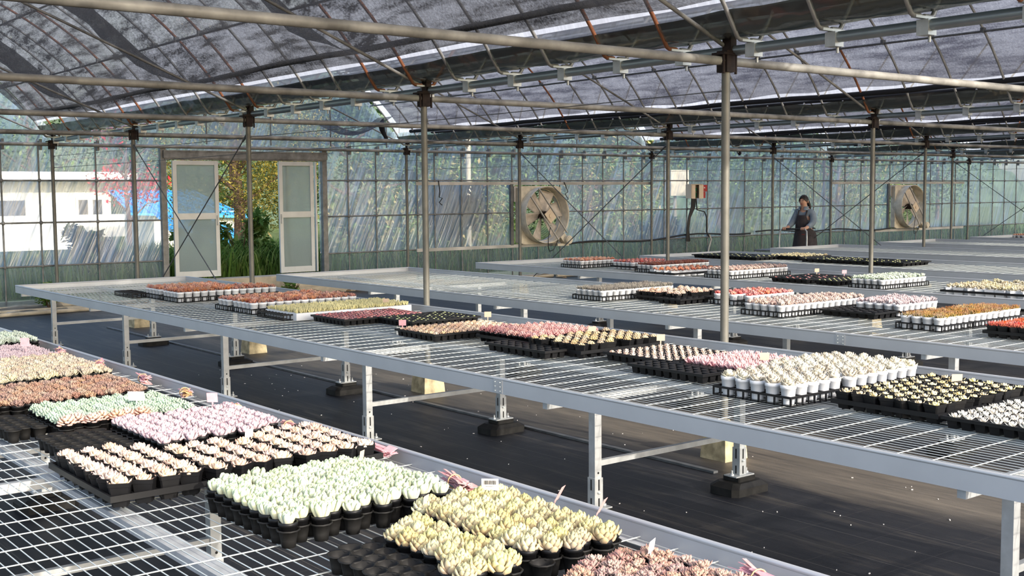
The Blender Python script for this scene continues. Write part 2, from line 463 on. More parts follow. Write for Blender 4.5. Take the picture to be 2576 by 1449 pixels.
# ---- roof films per bay, gutter sheets, shade nets
Y0, Y1 = .8, WY
def arcpts(xc, r, a, b, n):
    t0 = math.acos((a-xc)/r); t1 = math.acos((b-xc)/r)
    return [(xc+r*math.cos(t0+(t1-t0)*k/n), ZC+r*math.sin(t0+(t1-t0)*k/n)) for k in range(n+1)]
for i in range(NBAY):
    xc = (i+.5)*DX; P = arcpts(xc, 3.665, xc-2.99, xc+2.99, 40)
    ya = -1.2 if i == 0 else Y0
    b = MB(); b.grid(lambda u, v: (P[round(u*40)][0], ya+(Y1-ya)*v, P[round(u*40)][1]), 40, 12)
    struct(b.obj('ceiling', M['rooffilm']))
ROWN = ['first', 'second', 'third', 'fourth', 'fifth', 'sixth']
for i in range(1, NBAY):
    X = i*DX; rr = random.Random(i)
    ph = [rr.uniform(0, 6) for _ in range(6)]
    prof = [(X-.203, 2.722), (X-.165, 2.672), (X-.125, 2.622), (X-.06, 2.604), (X, 2.600), (X+.06, 2.604), (X+.125, 2.622), (X+.165, 2.672), (X+.203, 2.722)]
    def gs(u, v):
        k = round(u*8); y = Y0+.4+(Y1-Y0-.5)*v
        x, z = prof[k]; w = .008*math.sin(y*5.1+ph[0]+k)*math.sin(y*1.9+ph[1]) + .006*math.sin(y*11+ph[2]+k*2.)
        return (x+w, y, z+w*.8+(.010*math.sin(y*2.3+ph[3]) if k in (0, 8) else 0))
    b = MB(); b.grid(gs, 8, 130)
    tag(b.obj('gutter_sheet', M['gutterfilm']), f'dark glossy plastic gutter sheet hanging along the {ROWN[i-1]} post row', 'gutter sheet')
for i in range(NBAY):
    xc = (i+.5)*DX
    if i == 0:
        x0, x1, R0 = xc-2.6, xc+2.80, 3.50
        P = arcpts(xc, 1.0, xc-2.6/3.5, xc+2.80/3.5, 36)
        def nf(u, v, xc=xc):
            px, pz = P[round(u*36)]; y = -1.2+(Y1-.4+1.2)*v
            s = abs(math.sin(PI*(y-.25*math.sin(u*9))/DY)); fold = .022*math.sin(y*7.3+u*5)*math.sin(u*11+y)
            edge = min(1, (1-u)*9+.12)
            r = 3.535-(.46*(1-s)**2.3+fold)*edge
            return (xc+(px-xc)*r, y, ZC+(pz-ZC)*r)
        b = MB(); b.grid(nf, 36, 220)
        lab = 'black shade net sagging under the rusty ribs of the bay nearest the camera'
        mat = M['net_low']
    else:
        P = arcpts(xc, 3.632, xc-2.9, xc+2.905, 40)
        b = MB(); b.grid(lambda u, v: (P[round(u*40)][0], Y0+(Y1-.3-Y0)*v, P[round(u*40)][1]+.012*math.sin(v*90+u*30)), 40, 90)
        lab = f'grey shade net stretched over the ribs of the {ROWN[i]} roof bay'
        mat = M['net_high']
    o = tag(b.obj('shade_net', mat), lab, 'shade net')
    ex, ez = (xc+2.795, 2.885) if i == 0 else (xc+2.915, 2.785)
    pts = [(ex+.005*math.sin(y*2.1), y, ez+.008*math.sin(y*1.7)+.003*math.sin(y*6)) for y in [Y0+k*.4 for k in range(-5 if i == 0 else 0, 39)]]
    MB().tube(pts, .026 if i == 0 else .030, 8).obj('rolled_edge', M['netroll'], o)
    if i > 0:
        MB().tube([(2*xc-p[0], p[1], p[2]) for p in pts], .030, 8).obj('rolled_edge', M['netroll'], o)

# hanging corners of shade net near the end wall
def hang(x, y, z, w, h, label):
    b = MB()
    def f(u, v):
        a = u*2*PI; k = 1-.55*v+.18*math.sin(v*7+x)
        return (x+w*k*math.cos(a)*(.5+.2*math.sin(3*a))+.10*v*v, y+w*.5*k*math.sin(a), z-h*v+.04*math.cos(a))
    b.grid(f, 14, 10)
    tag(b.obj('net_bundle', M['netroll']), label, 'net bundle')
hang(11.72, 15.9, 2.96, .09, .33, 'gathered black net corner hanging left of the first middle bay')
hang(21.0, 15.9, 2.72, .10, .2, 'small bunched black net end hanging above the working person')
# a loose grey net belly below the second bay by the end wall
b = MB(); b.grid(lambda u, v: (10.5+1.3*u, 16.15-.5*v, 2.99-.33*math.sin(PI*min(1, u*.9+.08))*(.4+.6*math.sin(PI*(.25+.5*v)))+.05*u), 16, 8)
tag(b.obj('net_belly', M['net_high']), 'sagging belly of grey net in front of the end wall gable', 'net')

# ---- ribs, purlins, braces, gutter pipes, beams, posts
def arc_rib(xc):
    P = arcpts(xc, RC, xc-3.05, xc+3.05, 34)
    pts = [(P[0][0]-.085, 0, P[0][1]-.008), (P[0][0]-.02, 0, P[0][1]-.008)]+[(p[0], 0, p[1]) for p in P]+[(P[-1][0]+.02, 0, P[-1][1]-.008), (P[-1][0]+.085, 0, P[-1][1]-.008)]
    return MB().tube(pts, .0135, 7)
RIBY = [.80+.58*k for k in range(28) if .80+.58*k < WY]
for i in range(NBAY):
    xc = (i+.5)*DX
    me = arc_rib(xc).mesh('roof_rib', M['rib']); me2 = me.copy(); me2.materials[0] = M['rustrib']
    for k, y in enumerate(RIBY):
        rusty = (k*7+i*3) % (5 if i == 0 else 9) in ((0, 2) if i == 0 else (1,))
        o = link('roof_rib', me2 if rusty else me, None, (0, y, 0))
        if rusty: tag(o, f'rust red bent roof rib in the {ROWN[i]} bay', 'rib', f'rusty ribs of the {ROWN[i]} bay')
        else: tag(o, f'grey bent steel roof rib in the {ROWN[i]} bay', 'rib', f'grey ribs of the {ROWN[i]} bay')
    for t, side in ((2.47, 'right'), (1.75, 'upper right'), (0, 'ridge'), (-1.75, 'upper left'), (-2.47, 'left')):
        z = arc_z(xc+t, xc, RC)-.03
        b = MB().tube([(xc+t, Y0, z), (xc+t, WY, z)], .012, 7)
        o = tag(b.obj('purlin', M['dark']), f'thin purlin pipe along the {side} side of the {ROWN[i]} roof bay', 'purlin')
        if t in (2.47, 1.75):
            c = MB()
            for y in RIBY: c.box((xc+t, y, z+.012), (.05, .035, .05))
            c.obj('rib_clamps', M['dark'], o)
    # zigzag hold-down straps seen through the net
    if i in (1, 2, 3):
        st = MB().tube([(xc+2.975, 0, 2.785), (xc+2.81, -.29, 2.999), (xc+2.63, -.58, 3.197)], .009, 6).mesh('tie_strap', M['strap'])
        for k, y in enumerate(RIBY[2:]):
            tag(link('tie_strap', st, None, (0, y, 0)), f'pale slanting tie strap over the lower right of the {ROWN[i]} bay', 'strap', f'tie straps of the {ROWN[i]} bay')
for i in range(1, NBAY+1):
    X = i*DX
    b = MB().tube([(X+.045, 1.0, 2.530), (X+.045, WY-.05, 2.530)], .031, 12)
    o = tag(b.obj('gutter_pipe', M['newsteel']), f'round grey steel gutter pipe running over the {ROWN[i-1]} post row', 'pipe')
    bm_ = MB(); bm_.box((0, 0, -.012), (.078, .070, .082)); bm_.tube([(.03, 0, -.05), (.03, 0, -.085)], .009, 6); bm_.box((.0, 0, .038), (.24, .03, .014))
    bme = bm_.mesh('bracket', M['steel'])
    for y in RIBY[1:]:
        link('bracket', bme, o, (X+.045, y, 2.530))
for j in range(1, 6):
    nm = ['nearest the camera', 'second from the camera', 'third from the camera', 'fourth from the camera', 'fixed along the top of the end wall'][j-1]
    b = MB().tube([(-3, j*DY, HB), (9, j*DY, HB+.004), (20, j*DY, HB-.004), (40, j*DY, HB)], .0275, 12)
    tag(b.obj('crossbeam', M['beam']), f'long weathered grey crossbeam pipe, {nm}', 'crossbeam')
# a second thinner pipe tied just under the fourth crossbeam
tag(MB().tube([(12.0, 4*DY+.9, HB+.03), (40, 4*DY+.9, HB+.03)], .02, 8).obj('crossbeam', M['beam']), 'thinner grey pipe between the fourth crossbeam and end wall beam', 'crossbeam')

post_base = MB(); post_base.tube([(0, 0, .2), (0, 0, HB+.02)], .0265, 14)
for z in (2.29, 2.12): post_base.box((.027, -.005, z), (.012, .012, .018))
m_pole = post_base.mesh('pole', M['pipe'])
cl = MB(); cl.box((0, 0, HB), (.075, .085, .13)); cl.box((0, 0, HB+.045), (.15, .10, .014)); cl.box((.03, 0, HB+.10), (.05, .07, .10))
for sx in (-.055, .055): cl.tube([(sx, -.03, HB-.075), (sx, -.03, HB+.05)], .009, 6)
cl.tube([(-.01, 0, HB+.14), (.02, 0, HB+.17)], .022, 8)
m_clamp = cl.mesh('clamp', M['rust'])
fo = MB(); fo.bbox((0, 0, .19), (.01, .01, .01), .001); fo = MB()
def footing():
    b = MB(); vs = []; n = 5
    for z, w in ((0, .104), (.05, .101), (.165, .090), (.20, .086), (.212, .076)):
        for sx, sy in ((-1, -1), (1, -1), (1, 1), (-1, 1)):
            k = .02
            vs.append((sx*w, sy*w, z)) 
    fs = [(4*r+a, 4*r+(a+1) % 4, 4*r+4+(a+1) % 4, 4*r+4+a) for r in range(n-1) for a in range(4)]+[(16, 17, 18, 19)]
    b.add(vs, fs); b.lathe([(.045, .21), (.045, .235), (.03, .245)], n=10)
    return b
m_foot = footing().mesh('footing', M['concrete'])
PLACES = [(i, j) for i in range(1, 7) for j in range(1, 6)]
JN = {1: 'under the nearest crossbeam', 2: 'under the second crossbeam', 3: 'under the third crossbeam', 4: 'under the fourth crossbeam', 5: 'against the end wall'}
ADJ = {(1, 1): (.0, 0)}
for i, j in PLACES:
    if (i, j) in ((2, 1), (3, 1), (3, 2), (4, 1), (4, 2), (4, 3), (5, 1), (5, 2), (5, 3), (5, 4), (6, 1), (6, 2), (6, 3), (6, 4), (6, 5)):
        continue
    o = thing('steel_post', f'round grey steel post {JN[j]} in the {ROWN[i-1]} post row', 'post', (i*DX, j*DY, 0))
    link('pole', m_pole, o); link('clamp', m_clamp, o); link('footing', m_foot, o)
for i, j in [(i, j) for i in range(1, 7) for j in range(1, 6)]:
    X, Y = i*DX, j*DY
    b = MB().tube([(X+.02, Y+.03, HB+.10), (X-3.0, Y+.03, HB+.10+3.0*.415)], .0135, 8)
    tag(b.obj('brace', M['beam']), f'slanting brace pipe rising left from the {ROWN[i-1]} post row at {["the nearest", "the second", "the third", "the fourth", "the end wall"][j-1]} crossbeam', 'brace')
# cable crosses between the third and fourth posts of a row, and the two wires along each row
for i in range(1, 5):
    X = i*DX
    for a, c, w in ((9.9, 13.2, 'down to the back'), (13.2, 9.9, 'down to the front')):
        b = MB().tube([(X, a, 2.34), (X, c, .12)], .007, 6); d = Vector((0, c-a, -2.22)).normalized()
        b.tube([Vector((X, a, 2.34))+d*.02, Vector((X, a, 2.34))+d*.16], .013, 6)
        tag(b.obj('bracing_cable', M['dark']), f'dark bracing cable of the {ROWN[i-1]} post row, running {w}', 'cable')
    for z in (2.12, 2.29):
        b = MB().tube([(X+.03, 3.3, z), (X+.03, 6.6, z-.01), (X+.03, 9.9, z), (X+.03, 13.2, z-.008), (X+.03, 16.5, z)], .0032, 5)
        tag(b.obj('row_wire', M['dark']), f'thin {"lower" if z < 2.2 else "upper"} wire strung along the {ROWN[i-1]} post row', 'wire')
# ---------------------------------------------------------------- benches
ZT, ZM = .742, .702
def leg_meshes():
    b = MB(); b.box((0, 0, .43), (.045, .045, .41)); b.box((0, 0, .172), (.054, .054, .155)); b.box((0, 0, .094), (.15, .09, .006))
    for sx in (-.06, .06): b.tube([(sx, 0, .094), (sx, 0, .125)], .006, 6); b.lathe([(.012, .096), (.012, .106), (0, .106)], (sx, 0, 0), 6)
    b.cm = 1
    for z, h in ((.215, .055), (.125, .045)):
        b.box((0, -.0275, z), (.008, .002, h)); b.box((-.0275, 0, z), (.002, .008, h))
    b.tube([(0, -.0235, .275), (0, -.0229, .275)], .006, 8)
    b.cm = 2
    b.lathe([(.0, -.0), (.010, 0), (.010, .008), (0, .009)], (0, -.030, .172), 6)
    leg = b.mesh('leg', [M['steel'], M['black'], M['wire']])
    f = MB()
    pr = [(0, .150, .105), (.042, .150, .105), (.066, .110, .080), (.068, .07, .06), (.0912, .07, .06)]
    vs = []
    for z, x, y in pr:
        c = .03 if x > .075 else .006
        vs += [(-x+c, -y, z), (x-c, -y, z), (x, -y+c, z), (x, y-c, z), (x-c, y, z), (-x+c, y, z), (-x, y-c, z), (-x, -y+c, z)]
    fs = [(8*r+k, 8*r+(k+1) % 8, 8*r+8+(k+1) % 8, 8*r+8+k) for r in range(len(pr)-1) for k in range(8)]+[tuple(range(32, 40))]
    f.add(vs, fs)
    return leg, f.mesh('foot', M['blackold'])
LEG, FOOT = leg_meshes()
def bench(x0, x1, y0, y1, legy, label, lx=(.36, 1.44)):
    root = thing('grow_bench', label, 'bench', ((x0+x1)/2, (y0+y1)/2, 0))
    cx_, cy_ = (x0+x1)/2, (y0+y1)/2; w, l = x1-x0, y1-y0
    f = MB(); t = .012; h = .074
    for sx in (-1, 1): f.box((sx*(w/2-t/2), 0, ZT-h/2), (t, l, h)); f.tube([(sx*(w/2-.006), -l/2, ZT), (sx*(w/2-.006), l/2, ZT)], .0085, 8); f.box((sx*(w/2-.029), 0, ZM-.012), (.034, l-.03, .004))
    for sy in (-1, 1): f.box((0, sy*(l/2-t/2), ZT-h/2), (w-2*t, t, h)); f.tube([(-w/2, sy*(l/2-.006), ZT), (w/2, sy*(l/2-.006), ZT)], .0085, 8)
    f.obj('rim', M['alu'], root)
    m = MB(); n = int((w-.05)/.038)
    def wire(a, b_, r, ax):
        k = 4; vs = []
        for p in (a, b_):
            for q in range(k):
                t_ = PI/4+q*PI/2; u, v = r*math.cos(t_), r*math.sin(t_)
                vs.append((p[0]+(u if ax else 0), p[1]+(0 if ax else u), p[2]+v))
        m.add(vs, [(0, 1, 5, 4), (1, 2, 6, 5), (2, 3, 7, 6), (3, 0, 4, 7)], True)
    for k in range(n+1):
        x = -w/2+.025+(w-.05)*k/n; wire((x, -l/2+.01, ZM-.004), (x, l/2-.01, ZM-.004), .0018, True)
    n = int(l/.145); off = (1.60-y0) % .145
    for k in range(n+1):
        y = -l/2+off+.145*k
        if y < l/2-.01: wire((-w/2+.01, y, ZM), (w/2-.01, y, ZM), .0023, False)
    m.obj('wire_mesh', M['wire'], root)
    for sx in (-.085, ): MB().box((sx, 0, ZM-.030), (.062, l-.03, .028)).obj('support_channel', M['channel'], root)
    for y in legy:
        if not (y0+.02 < y < y1-.02): continue
        yy = y-cy_
        MB().bar((-w/2+.02, yy, .652), (w/2-.02, yy, .652), .032, .036).obj('cross_tube', M['steel'], root)
        MB().bar((-w/2+lx[0]+.02, yy, .32), (-w/2+lx[1]-.02, yy, .32), .028, .028).obj('stretcher', M['steel'], root)
        for q in lx:
            L_ = link('leg', LEG, root, (-w/2+q, yy, 0)); link('foot', FOOT, L_, (0, 0, 0))
    # a splice plate on the front rim
    sp = MB(); sp.box((-w/2-.002, 3.03-cy_, .705), (.004, .07, .066)); sp.cm = 1
    for dy in (-.02, .02):
        for dz in (-.022, 0, .022): sp.lathe([(.005, -.002), (.005, .002)], (-w/2-.004, 3.03-cy_+dy, .705+dz), 6)
    sp.obj('splice_plate', [M['channel'], M['wire']], root)
    return root
LY = [-1.66, .515, 2.69, 4.86, 7.0, 9.15, 11.28]
bench(1.17, 3.05, -2.6, 11.5, LY, 'long grey wire mesh bench nearest the camera, crowded with black pots', (.40, 1.46))
bench(4.31, 6.21, -2.4, 11.42, LY, 'long wire mesh bench between the first aisle and nearest steel post', (.345, 1.43))
bench(7.12, 8.98, -2.0, 10.95, [y-.25 for y in LY], 'third long wire mesh bench, empty at its far end by the door')
bench(10.17, 12.02, -1.5, 11.12, [y-.1 for y in LY], 'fourth long bench whose far corner points at the near fan')
bench(12.92, 14.77, 0, 10.78, [y-.5 for y in LY], 'fifth long bench carrying the dark seedling trays')
bench(15.97, 17.80, 0, 10.85, [y-.4 for y in LY], 'bare sixth bench directly in front of the working person')
bench(19.02, 20.88, 0, 10.9, [y-.4 for y in LY], 'bare seventh bench right of the working person')
bench(22.08, 23.92, 0, 10.9, [y-.4 for y in LY], 'farthest bench, with a few red and white pots on its end')

# ---------------------------------------------------------------- succulents
SH = {'point': (.55, .92, 1.0, .62, .05), 'round': (.5, .88, 1.0, .9, .35), 'spike': (1.0, .9, .66, .38, .04), 'spoon': (.35, .6, 1.0, .95, .2)}
def mixc(a, b, t): return tuple(a[i]+(b[i]-a[i])*t for i in range(3))
def leaf(mb, base, az, e0, curl, L, W, T, cb, ct, shape='point', tp=2.5, lod=0):
    prof = SH[shape]; ss = (0, .3, .6, .85, 1.0)
    if lod: prof = (prof[0], prof[2], prof[4]); ss = (0, .6, 1.0)
    cs = ((-1, .1), (-.55, -.9), (.55, -.9), (1, .1), (.5, .4), (-.5, .4)) if not lod else ((-1, .1), (0, -.9), (1, .1), (0, .4))
    n = len(cs); ca, sa = math.cos(az), math.sin(az); R = Vector((-sa, ca, 0))
    p = Vector(base); vs = []; cl = []; ps = 0
    for k, s in enumerate(ss):
        e = e0+curl*s; d = Vector((ca*math.cos(e), sa*math.cos(e), math.sin(e))); N = Vector((-ca*math.sin(e), -sa*math.sin(e), math.cos(e)))
        p = p+d*(L*(s-ps)); ps = s
        w = W*prof[k]/2; t = T*(prof[k]*.55+.45 if k < len(ss)-1 else .15)/2
        for a, b_ in cs:
            q = p+R*(a*w)+N*(b_*t); vs.append(tuple(q)); cl.append(mixc(cb, ct, s**tp))
    fs = [(n*k+j, n*k+(j+1) % n, n*k+n+(j+1) % n, n*k+n+j) for k in range(len(ss)-1) for j in range(n)]
    fs.append(tuple(range(n*(len(ss)-1), n*len(ss))))
    mb.add(vs, fs, True, cl)
def rosette(mb, rg, c=(0, 0, 0), n=26, e=(.25, 1.4), curl=.6, L=(.034, .018), W=.02, T=.008, r0=.008, dz=.012, out=(.6, .45, .25), inn=(.6, .6, .25), tip=(.5, .5, .2),
            shape='point', tp=3., lod=0, jit=.12, tilt=(0, 0)):
    for i in range(n):
        t = i/max(1, n-1); az = i*2.39996+rg.uniform(-jit, jit)
        k = 1-t
        ln = (L[0]+(L[1]-L[0])*t)*rg.uniform(.92, 1.08)
        base = (c[0]+r0*k*math.cos(az)+tilt[0]*dz*t, c[1]+r0*k*math.sin(az)+tilt[1]*dz*t, c[2]+dz*t)
        cb = mixc(out, inn, t**1.3); v = rg.uniform(.9, 1.1); cb = tuple(min(.95, x*v) for x in cb)
        leaf(mb, base, az, e[0]+(e[1]-e[0])*t+rg.uniform(-jit, jit), curl*(1-.4*t), ln, W*(1-.35*t), T, cb, mixc(cb, tip, .85), shape, tp, lod)
def cluster(mb, rg, heads, spread, head, h=.0):
    for k in range(heads):
        a = k*2.4+rg.uniform(-.3, .3); r = spread*math.sqrt((k+.3)/heads)
        head(mb, rg, (r*math.cos(a), r*math.sin(a), h*(1-(r/spread)**2)+rg.uniform(0, .004)))
def variants(fn, n=4, seed=1):
    out = []
    for k in range(n):
        rg = random.Random(seed*31+k); b = MB(); fn(b, rg); out.append(b.mesh('plant', M['leaf'], True))
    return out
PL = {}
def dome(mb, rg, R=.024, H=.026, n=34, L=.015, W=.017, out=(.3, .4, .3), inn=(.4, .5, .4), tip=(.5, .6, .5), lod=1):
    for i in range(n):
        t = (i+.5)/n; ph = math.acos(1-.98*t)          # 0 on top, about a right angle at the foot
        az = i*2.39996+rg.uniform(-.1, .1); s_ = math.sin(ph)
        base = (R*.62*s_*math.cos(az), R*.62*s_*math.sin(az), H*(.12+.62*math.cos(ph)))
        v = rg.uniform(.9, 1.1); c = tuple(min(.95, x*v) for x in mixc(inn, out, t))
        leaf(mb, base, az, 1.45-ph*1.05, .5, L*rg.uniform(.9, 1.1), W*(.55+.45*t), .010, c, mixc(c, tip, .8), 'round', 1.6, lod)
PL['beige'] = variants(lambda b, g: rosette(b, g, n=30, e=(.05, 1.25), curl=1.05, L=(.031, .022), W=.021, T=.010, r0=.009, dz=.022, out=(.60, .45, .31), inn=(.53, .49, .26), tip=(.44, .44, .20), tp=3.2), 4, 1)
PL['mint'] = variants(lambda b, g: rosette(b, g, n=15, e=(.75, 1.4), curl=.55, L=(.036, .030), W=.020, T=.012, r0=.008, dz=.006, out=(.72, .69, .50), inn=(.62, .65, .42), tip=(.44, .56, .37), shape='round', tp=2.0), 4, 2)
PL['pinkcream'] = variants(lambda b, g: rosette(b, g, n=28, e=(.12, 1.3), curl=.75, L=(.036, .023), W=.025, T=.008, r0=.008, dz=.010, out=(.72, .60, .47), inn=(.68, .63, .42), tip=(.70, .40, .35), tp=4.0), 4, 3)
PL['lilac'] = variants(lambda b, g: rosette(b, g, n=20, e=(.35, 1.3), curl=.7, L=(.034, .022), W=.022, T=.010, r0=.008, dz=.012, out=(.58, .45, .48), inn=(.48, .41, .46), tip=(.62, .43, .46), shape='round', tp=2.2), 4, 4)
PL['green'] = variants(lambda b, g: dome(b, g, .027, .026, 40, .015, .017, (.29, .43, .32), (.36, .50, .37), (.47, .57, .43), 0), 4, 5)
PL['pinkdome'] = variants(lambda b, g: dome(b, g, .032, .036, 26, .021, .026, (.70, .35, .29), (.70, .52, .36), (.74, .46, .38), 0), 3, 6)
def hd(n, L, W, out, inn, tip, shape='round', e=(.25, 1.3), curl=.6, T=.006, lod=1):
    return lambda b, g, c: rosette(b, g, c, n=n, e=e, curl=curl, L=(L, L*.55), W=W, T=T, r0=.004, dz=L*.35, out=out, inn=inn, tip=tip, shape=shape, tp=2, lod=lod)
PL['brown'] = variants(lambda b, g: cluster(b, g, 7, .024, hd(10, .020, .014, (.19, .105, .085), (.33, .20, .15), (.45, .30, .23)), .016), 4, 7)
PL['creamgreen'] = variants(lambda b, g: cluster(b, g, 5, .022, hd(12, .024, .016, (.50, .47, .34), (.47, .48, .34), (.56, .42, .34), T=.008), .014), 4, 8)
PL['greygreen'] = variants(lambda b, g: cluster(b, g, 6, .022, hd(9, .026, .013, (.22, .28, .22), (.36, .44, .36), (.5, .55, .48), T=.008), .018), 3, 9)
PL['speckled'] = variants(lambda b, g: cluster(b, g, 9, .030, hd(13, .016, .012, (.40, .31, .27), (.42, .44, .31), (.52, .25, .22), shape='point', T=.006, lod=1), .020), 4, 10)
def spiky(n, L, W, out, inn, tip, e=(.5, 1.45), curl=.15, sp=.016, lod=1):
    def f(b, g):
        for k in range(3):
            a = k*2.1+g.uniform(-.4, .4)
            rosette(b, g, (sp*math.cos(a), sp*math.sin(a), 0), n=n, e=e, curl=curl, L=(L, L*.7), W=W, T=W*.6, r0=.004, dz=.006, out=out, inn=inn, tip=tip, shape='spike', tp=1.6, lod=lod, jit=.25)
    return f
PL['redbranch'] = variants(lambda b, g: cluster(b, g, 6, .028, hd(9, .026, .012, (.30, .085, .06), (.48, .18, .11), (.70, .34, .22), shape='point', e=(.4, 1.4)), .014), 4, 11)
PL['salmon'] = variants(lambda b, g: cluster(b, g, 5, .026, hd(10, .028, .015, (.52, .20, .15), (.70, .38, .26), (.80, .46, .34), e=(.4, 1.4)), .014), 4, 12)
PL['whiterose'] = variants(lambda b, g: rosette(b, g, n=34, e=(.05, 1.35), curl=.8, L=(.044, .024), W=.030, T=.006, r0=.008, dz=.020, out=(.60, .56, .45), inn=(.60, .55, .40), tip=(.70, .63, .52), tp=2.2, jit=.2), 4, 13)
PL['frilly'] = variants(lambda b, g: cluster(b, g, 4, .024, hd(12, .032, .018, (.50, .37, .33), (.50, .46, .36), (.64, .46, .42), e=(.3, 1.35), T=.006), .014), 4, 14)
PL['cabbage'] = variants(lambda b, g: rosette(b, g, n=18, e=(.2, 1.35), curl=.6, L=(.044, .026), W=.028, T=.008, r0=.008, dz=.012, out=(.50, .08, .08), inn=(.66, .20, .17), tip=(.72, .3, .26), shape='round', tp=1.8, lod=1), 3, 15)
PL['greyspike'] = variants(spiky(14, .050, .010, (.14, .135, .115), (.20, .19, .165), (.30, .27, .24)), 3, 16)
PL['lilacspike'] = variants(lambda b, g: cluster(b, g, 4, .022, hd(11, .036, .014, (.46, .38, .42), (.54, .45, .48), (.68, .52, .52), shape='spoon', e=(.4, 1.4)), .014), 3, 17)
PL['yellowred'] = variants(spiky(13, .046, .013, (.30, .25, .09), (.42, .39, .16), (.27, .08, .045)), 4, 18)
PL['redspike'] = variants(spiky(13, .05, .012, (.40, .10, .06), (.52, .24, .11), (.56, .10, .08)), 3, 19)
PL['pinkspike'] = variants(lambda b, g: rosette(b, g, n=16, e=(.5, 1.4), curl=.35, L=(.042, .028), W=.021, T=.009, r0=.007, dz=.010, out=(.72, .34, .38), inn=(.76, .44, .46), tip=(.84, .58, .56), tp=1.8, lod=1), 3, 20)
def seed(out, inn, tip, L=.022, n=14, shape='point', W=.013): return variants(lambda b, g: rosette(b, g, n=n, e=(.1, 1.3), curl=.6, L=(L, L*.55), W=W, T=.006, r0=.005, dz=.006, out=out, inn=inn, tip=tip, shape=shape, tp=2, lod=1), 3, 21)
PL['sdarkpink'] = seed((.44, .12, .15), (.58, .25, .25), (.66, .32, .32), .022)
PL['sgreen'] = seed((.34, .40, .13), (.52, .55, .25), (.62, .62, .35), .013)
PL['screampink'] = seed((.80, .56, .40), (.82, .66, .38), (.84, .60, .48), .027, 16)
PL['sdot'] = seed((.78, .56, .46), (.80, .66, .42), (.82, .62, .52), .020, 14, 'round')
PL['syellow'] = seed((.72, .60, .30), (.74, .66, .32), (.78, .66, .42), .021, 14)
PL['swhite'] = seed((.82, .78, .66), (.84, .80, .70), (.84, .78, .70), .028, 16, 'point', .015)
PL['olivedome'] = variants(lambda b, g: dome(b, g, .026, .026, 30, .015, .017, (.42, .34, .17), (.66, .52, .28), (.70, .50, .36)), 4, 22)
PL['rosedome'] = variants(lambda b, g: dome(b, g, .026, .036, 30, .015, .018, (.60, .23, .23), (.70, .36, .34), (.76, .46, .42)), 3, 23)
PL['peachdome'] = variants(lambda b, g: dome(b, g, .033, .030, 30, .018, .021, (.62, .32, .25), (.74, .53, .40), (.78, .58, .46)), 3, 24)
PL['palegreen'] = variants(lambda b, g: cluster(b, g, 4, .024, hd(10, .032, .018, (.46, .56, .42), (.56, .66, .52), (.66, .72, .58), e=(.3, 1.35)), .014), 3, 25)
PL['yellow'] = variants(lambda b, g: cluster(b, g, 6, .034, hd(9, .030, .016, (.48, .41, .26), (.58, .51, .34), (.62, .55, .38), e=(.3, 1.4)), .018), 3, 26)
PL['darkred'] = variants(spiky(11, .050, .014, (.10, .035, .03), (.22, .08, .06), (.32, .12, .09)), 3, 27)

# pots
def pot_round():
    b = MB(); b.lathe([(0, .0), (.018, 0), (.0245, .055), (.0275, .056), (.0275, .066), (.0245, .066), (.0235, .056)], n=14); b.cm = 1; b.disc((0, 0, .058), .0238, 12)
    return b.mesh('pot', [M['black'], M['soil']])
def pot_square():
    b = MB(); w0, w1 = .024, .0345; vs = []
    for w, z in ((w0, 0), (.0325, .062), (w1, .063), (w1+.0015, .076), (w1-.002, .076), (w1-.004, .060)):
        c = .005
        vs += [(-w+c, -w, z), (w-c, -w, z), (w, -w+c, z), (w, w-c, z), (w-c, w, z), (-w+c, w, z), (-w, w-c, z), (-w, -w+c, z)]
    b.add(vs, [(8*r+k, 8*r+(k+1) % 8, 8*r+8+(k+1) % 8, 8*r+8+k) for r in range(5) for k in range(8)]+[tuple(range(7, -1, -1))]); b.cm = 1
    b.add(vs[40:48], [tuple(range(8))]); return b.mesh('pot', [M['black'], M['soil']])
def pot_white(r=.0365, h=.088):
    b = MB(); b.lathe([(0, 0), (r*.72, 0), (r*.74, .004), (r*.93, h*.80), (r, h*.81), (r*1.01, h), (r*.95, h), (r*.9, h*.86)], n=16); b.cm = 1; b.disc((0, 0, h*.88), r*.9, 14)
    return b.mesh('pot', [M['white'], M['soil']])
def pot_whitesq():
    b = MB(); vs = []
    for w, z in ((.038, 0), (.048, .062), (.050, .066), (.046, .066), (.043, .056)):
        vs += [(-w, -w, z), (w, -w, z), (w, w, z), (-w, w, z)]
    b.add(vs, [(4*r+k, 4*r+(k+1) % 4, 4*r+4+(k+1) % 4, 4*r+4+k) for r in range(4) for k in range(4)]+[(3, 2, 1, 0)]); b.cm = 1; b.add(vs[16:20], [(0, 1, 2, 3)])
    return b.mesh('pot', [M['white'], M['soil']])
POT = {'round': (pot_round(), .058), 'square': (pot_square(), .060), 'white': (pot_white(), .078), 'whitesq': (pot_whitesq(), .056)}

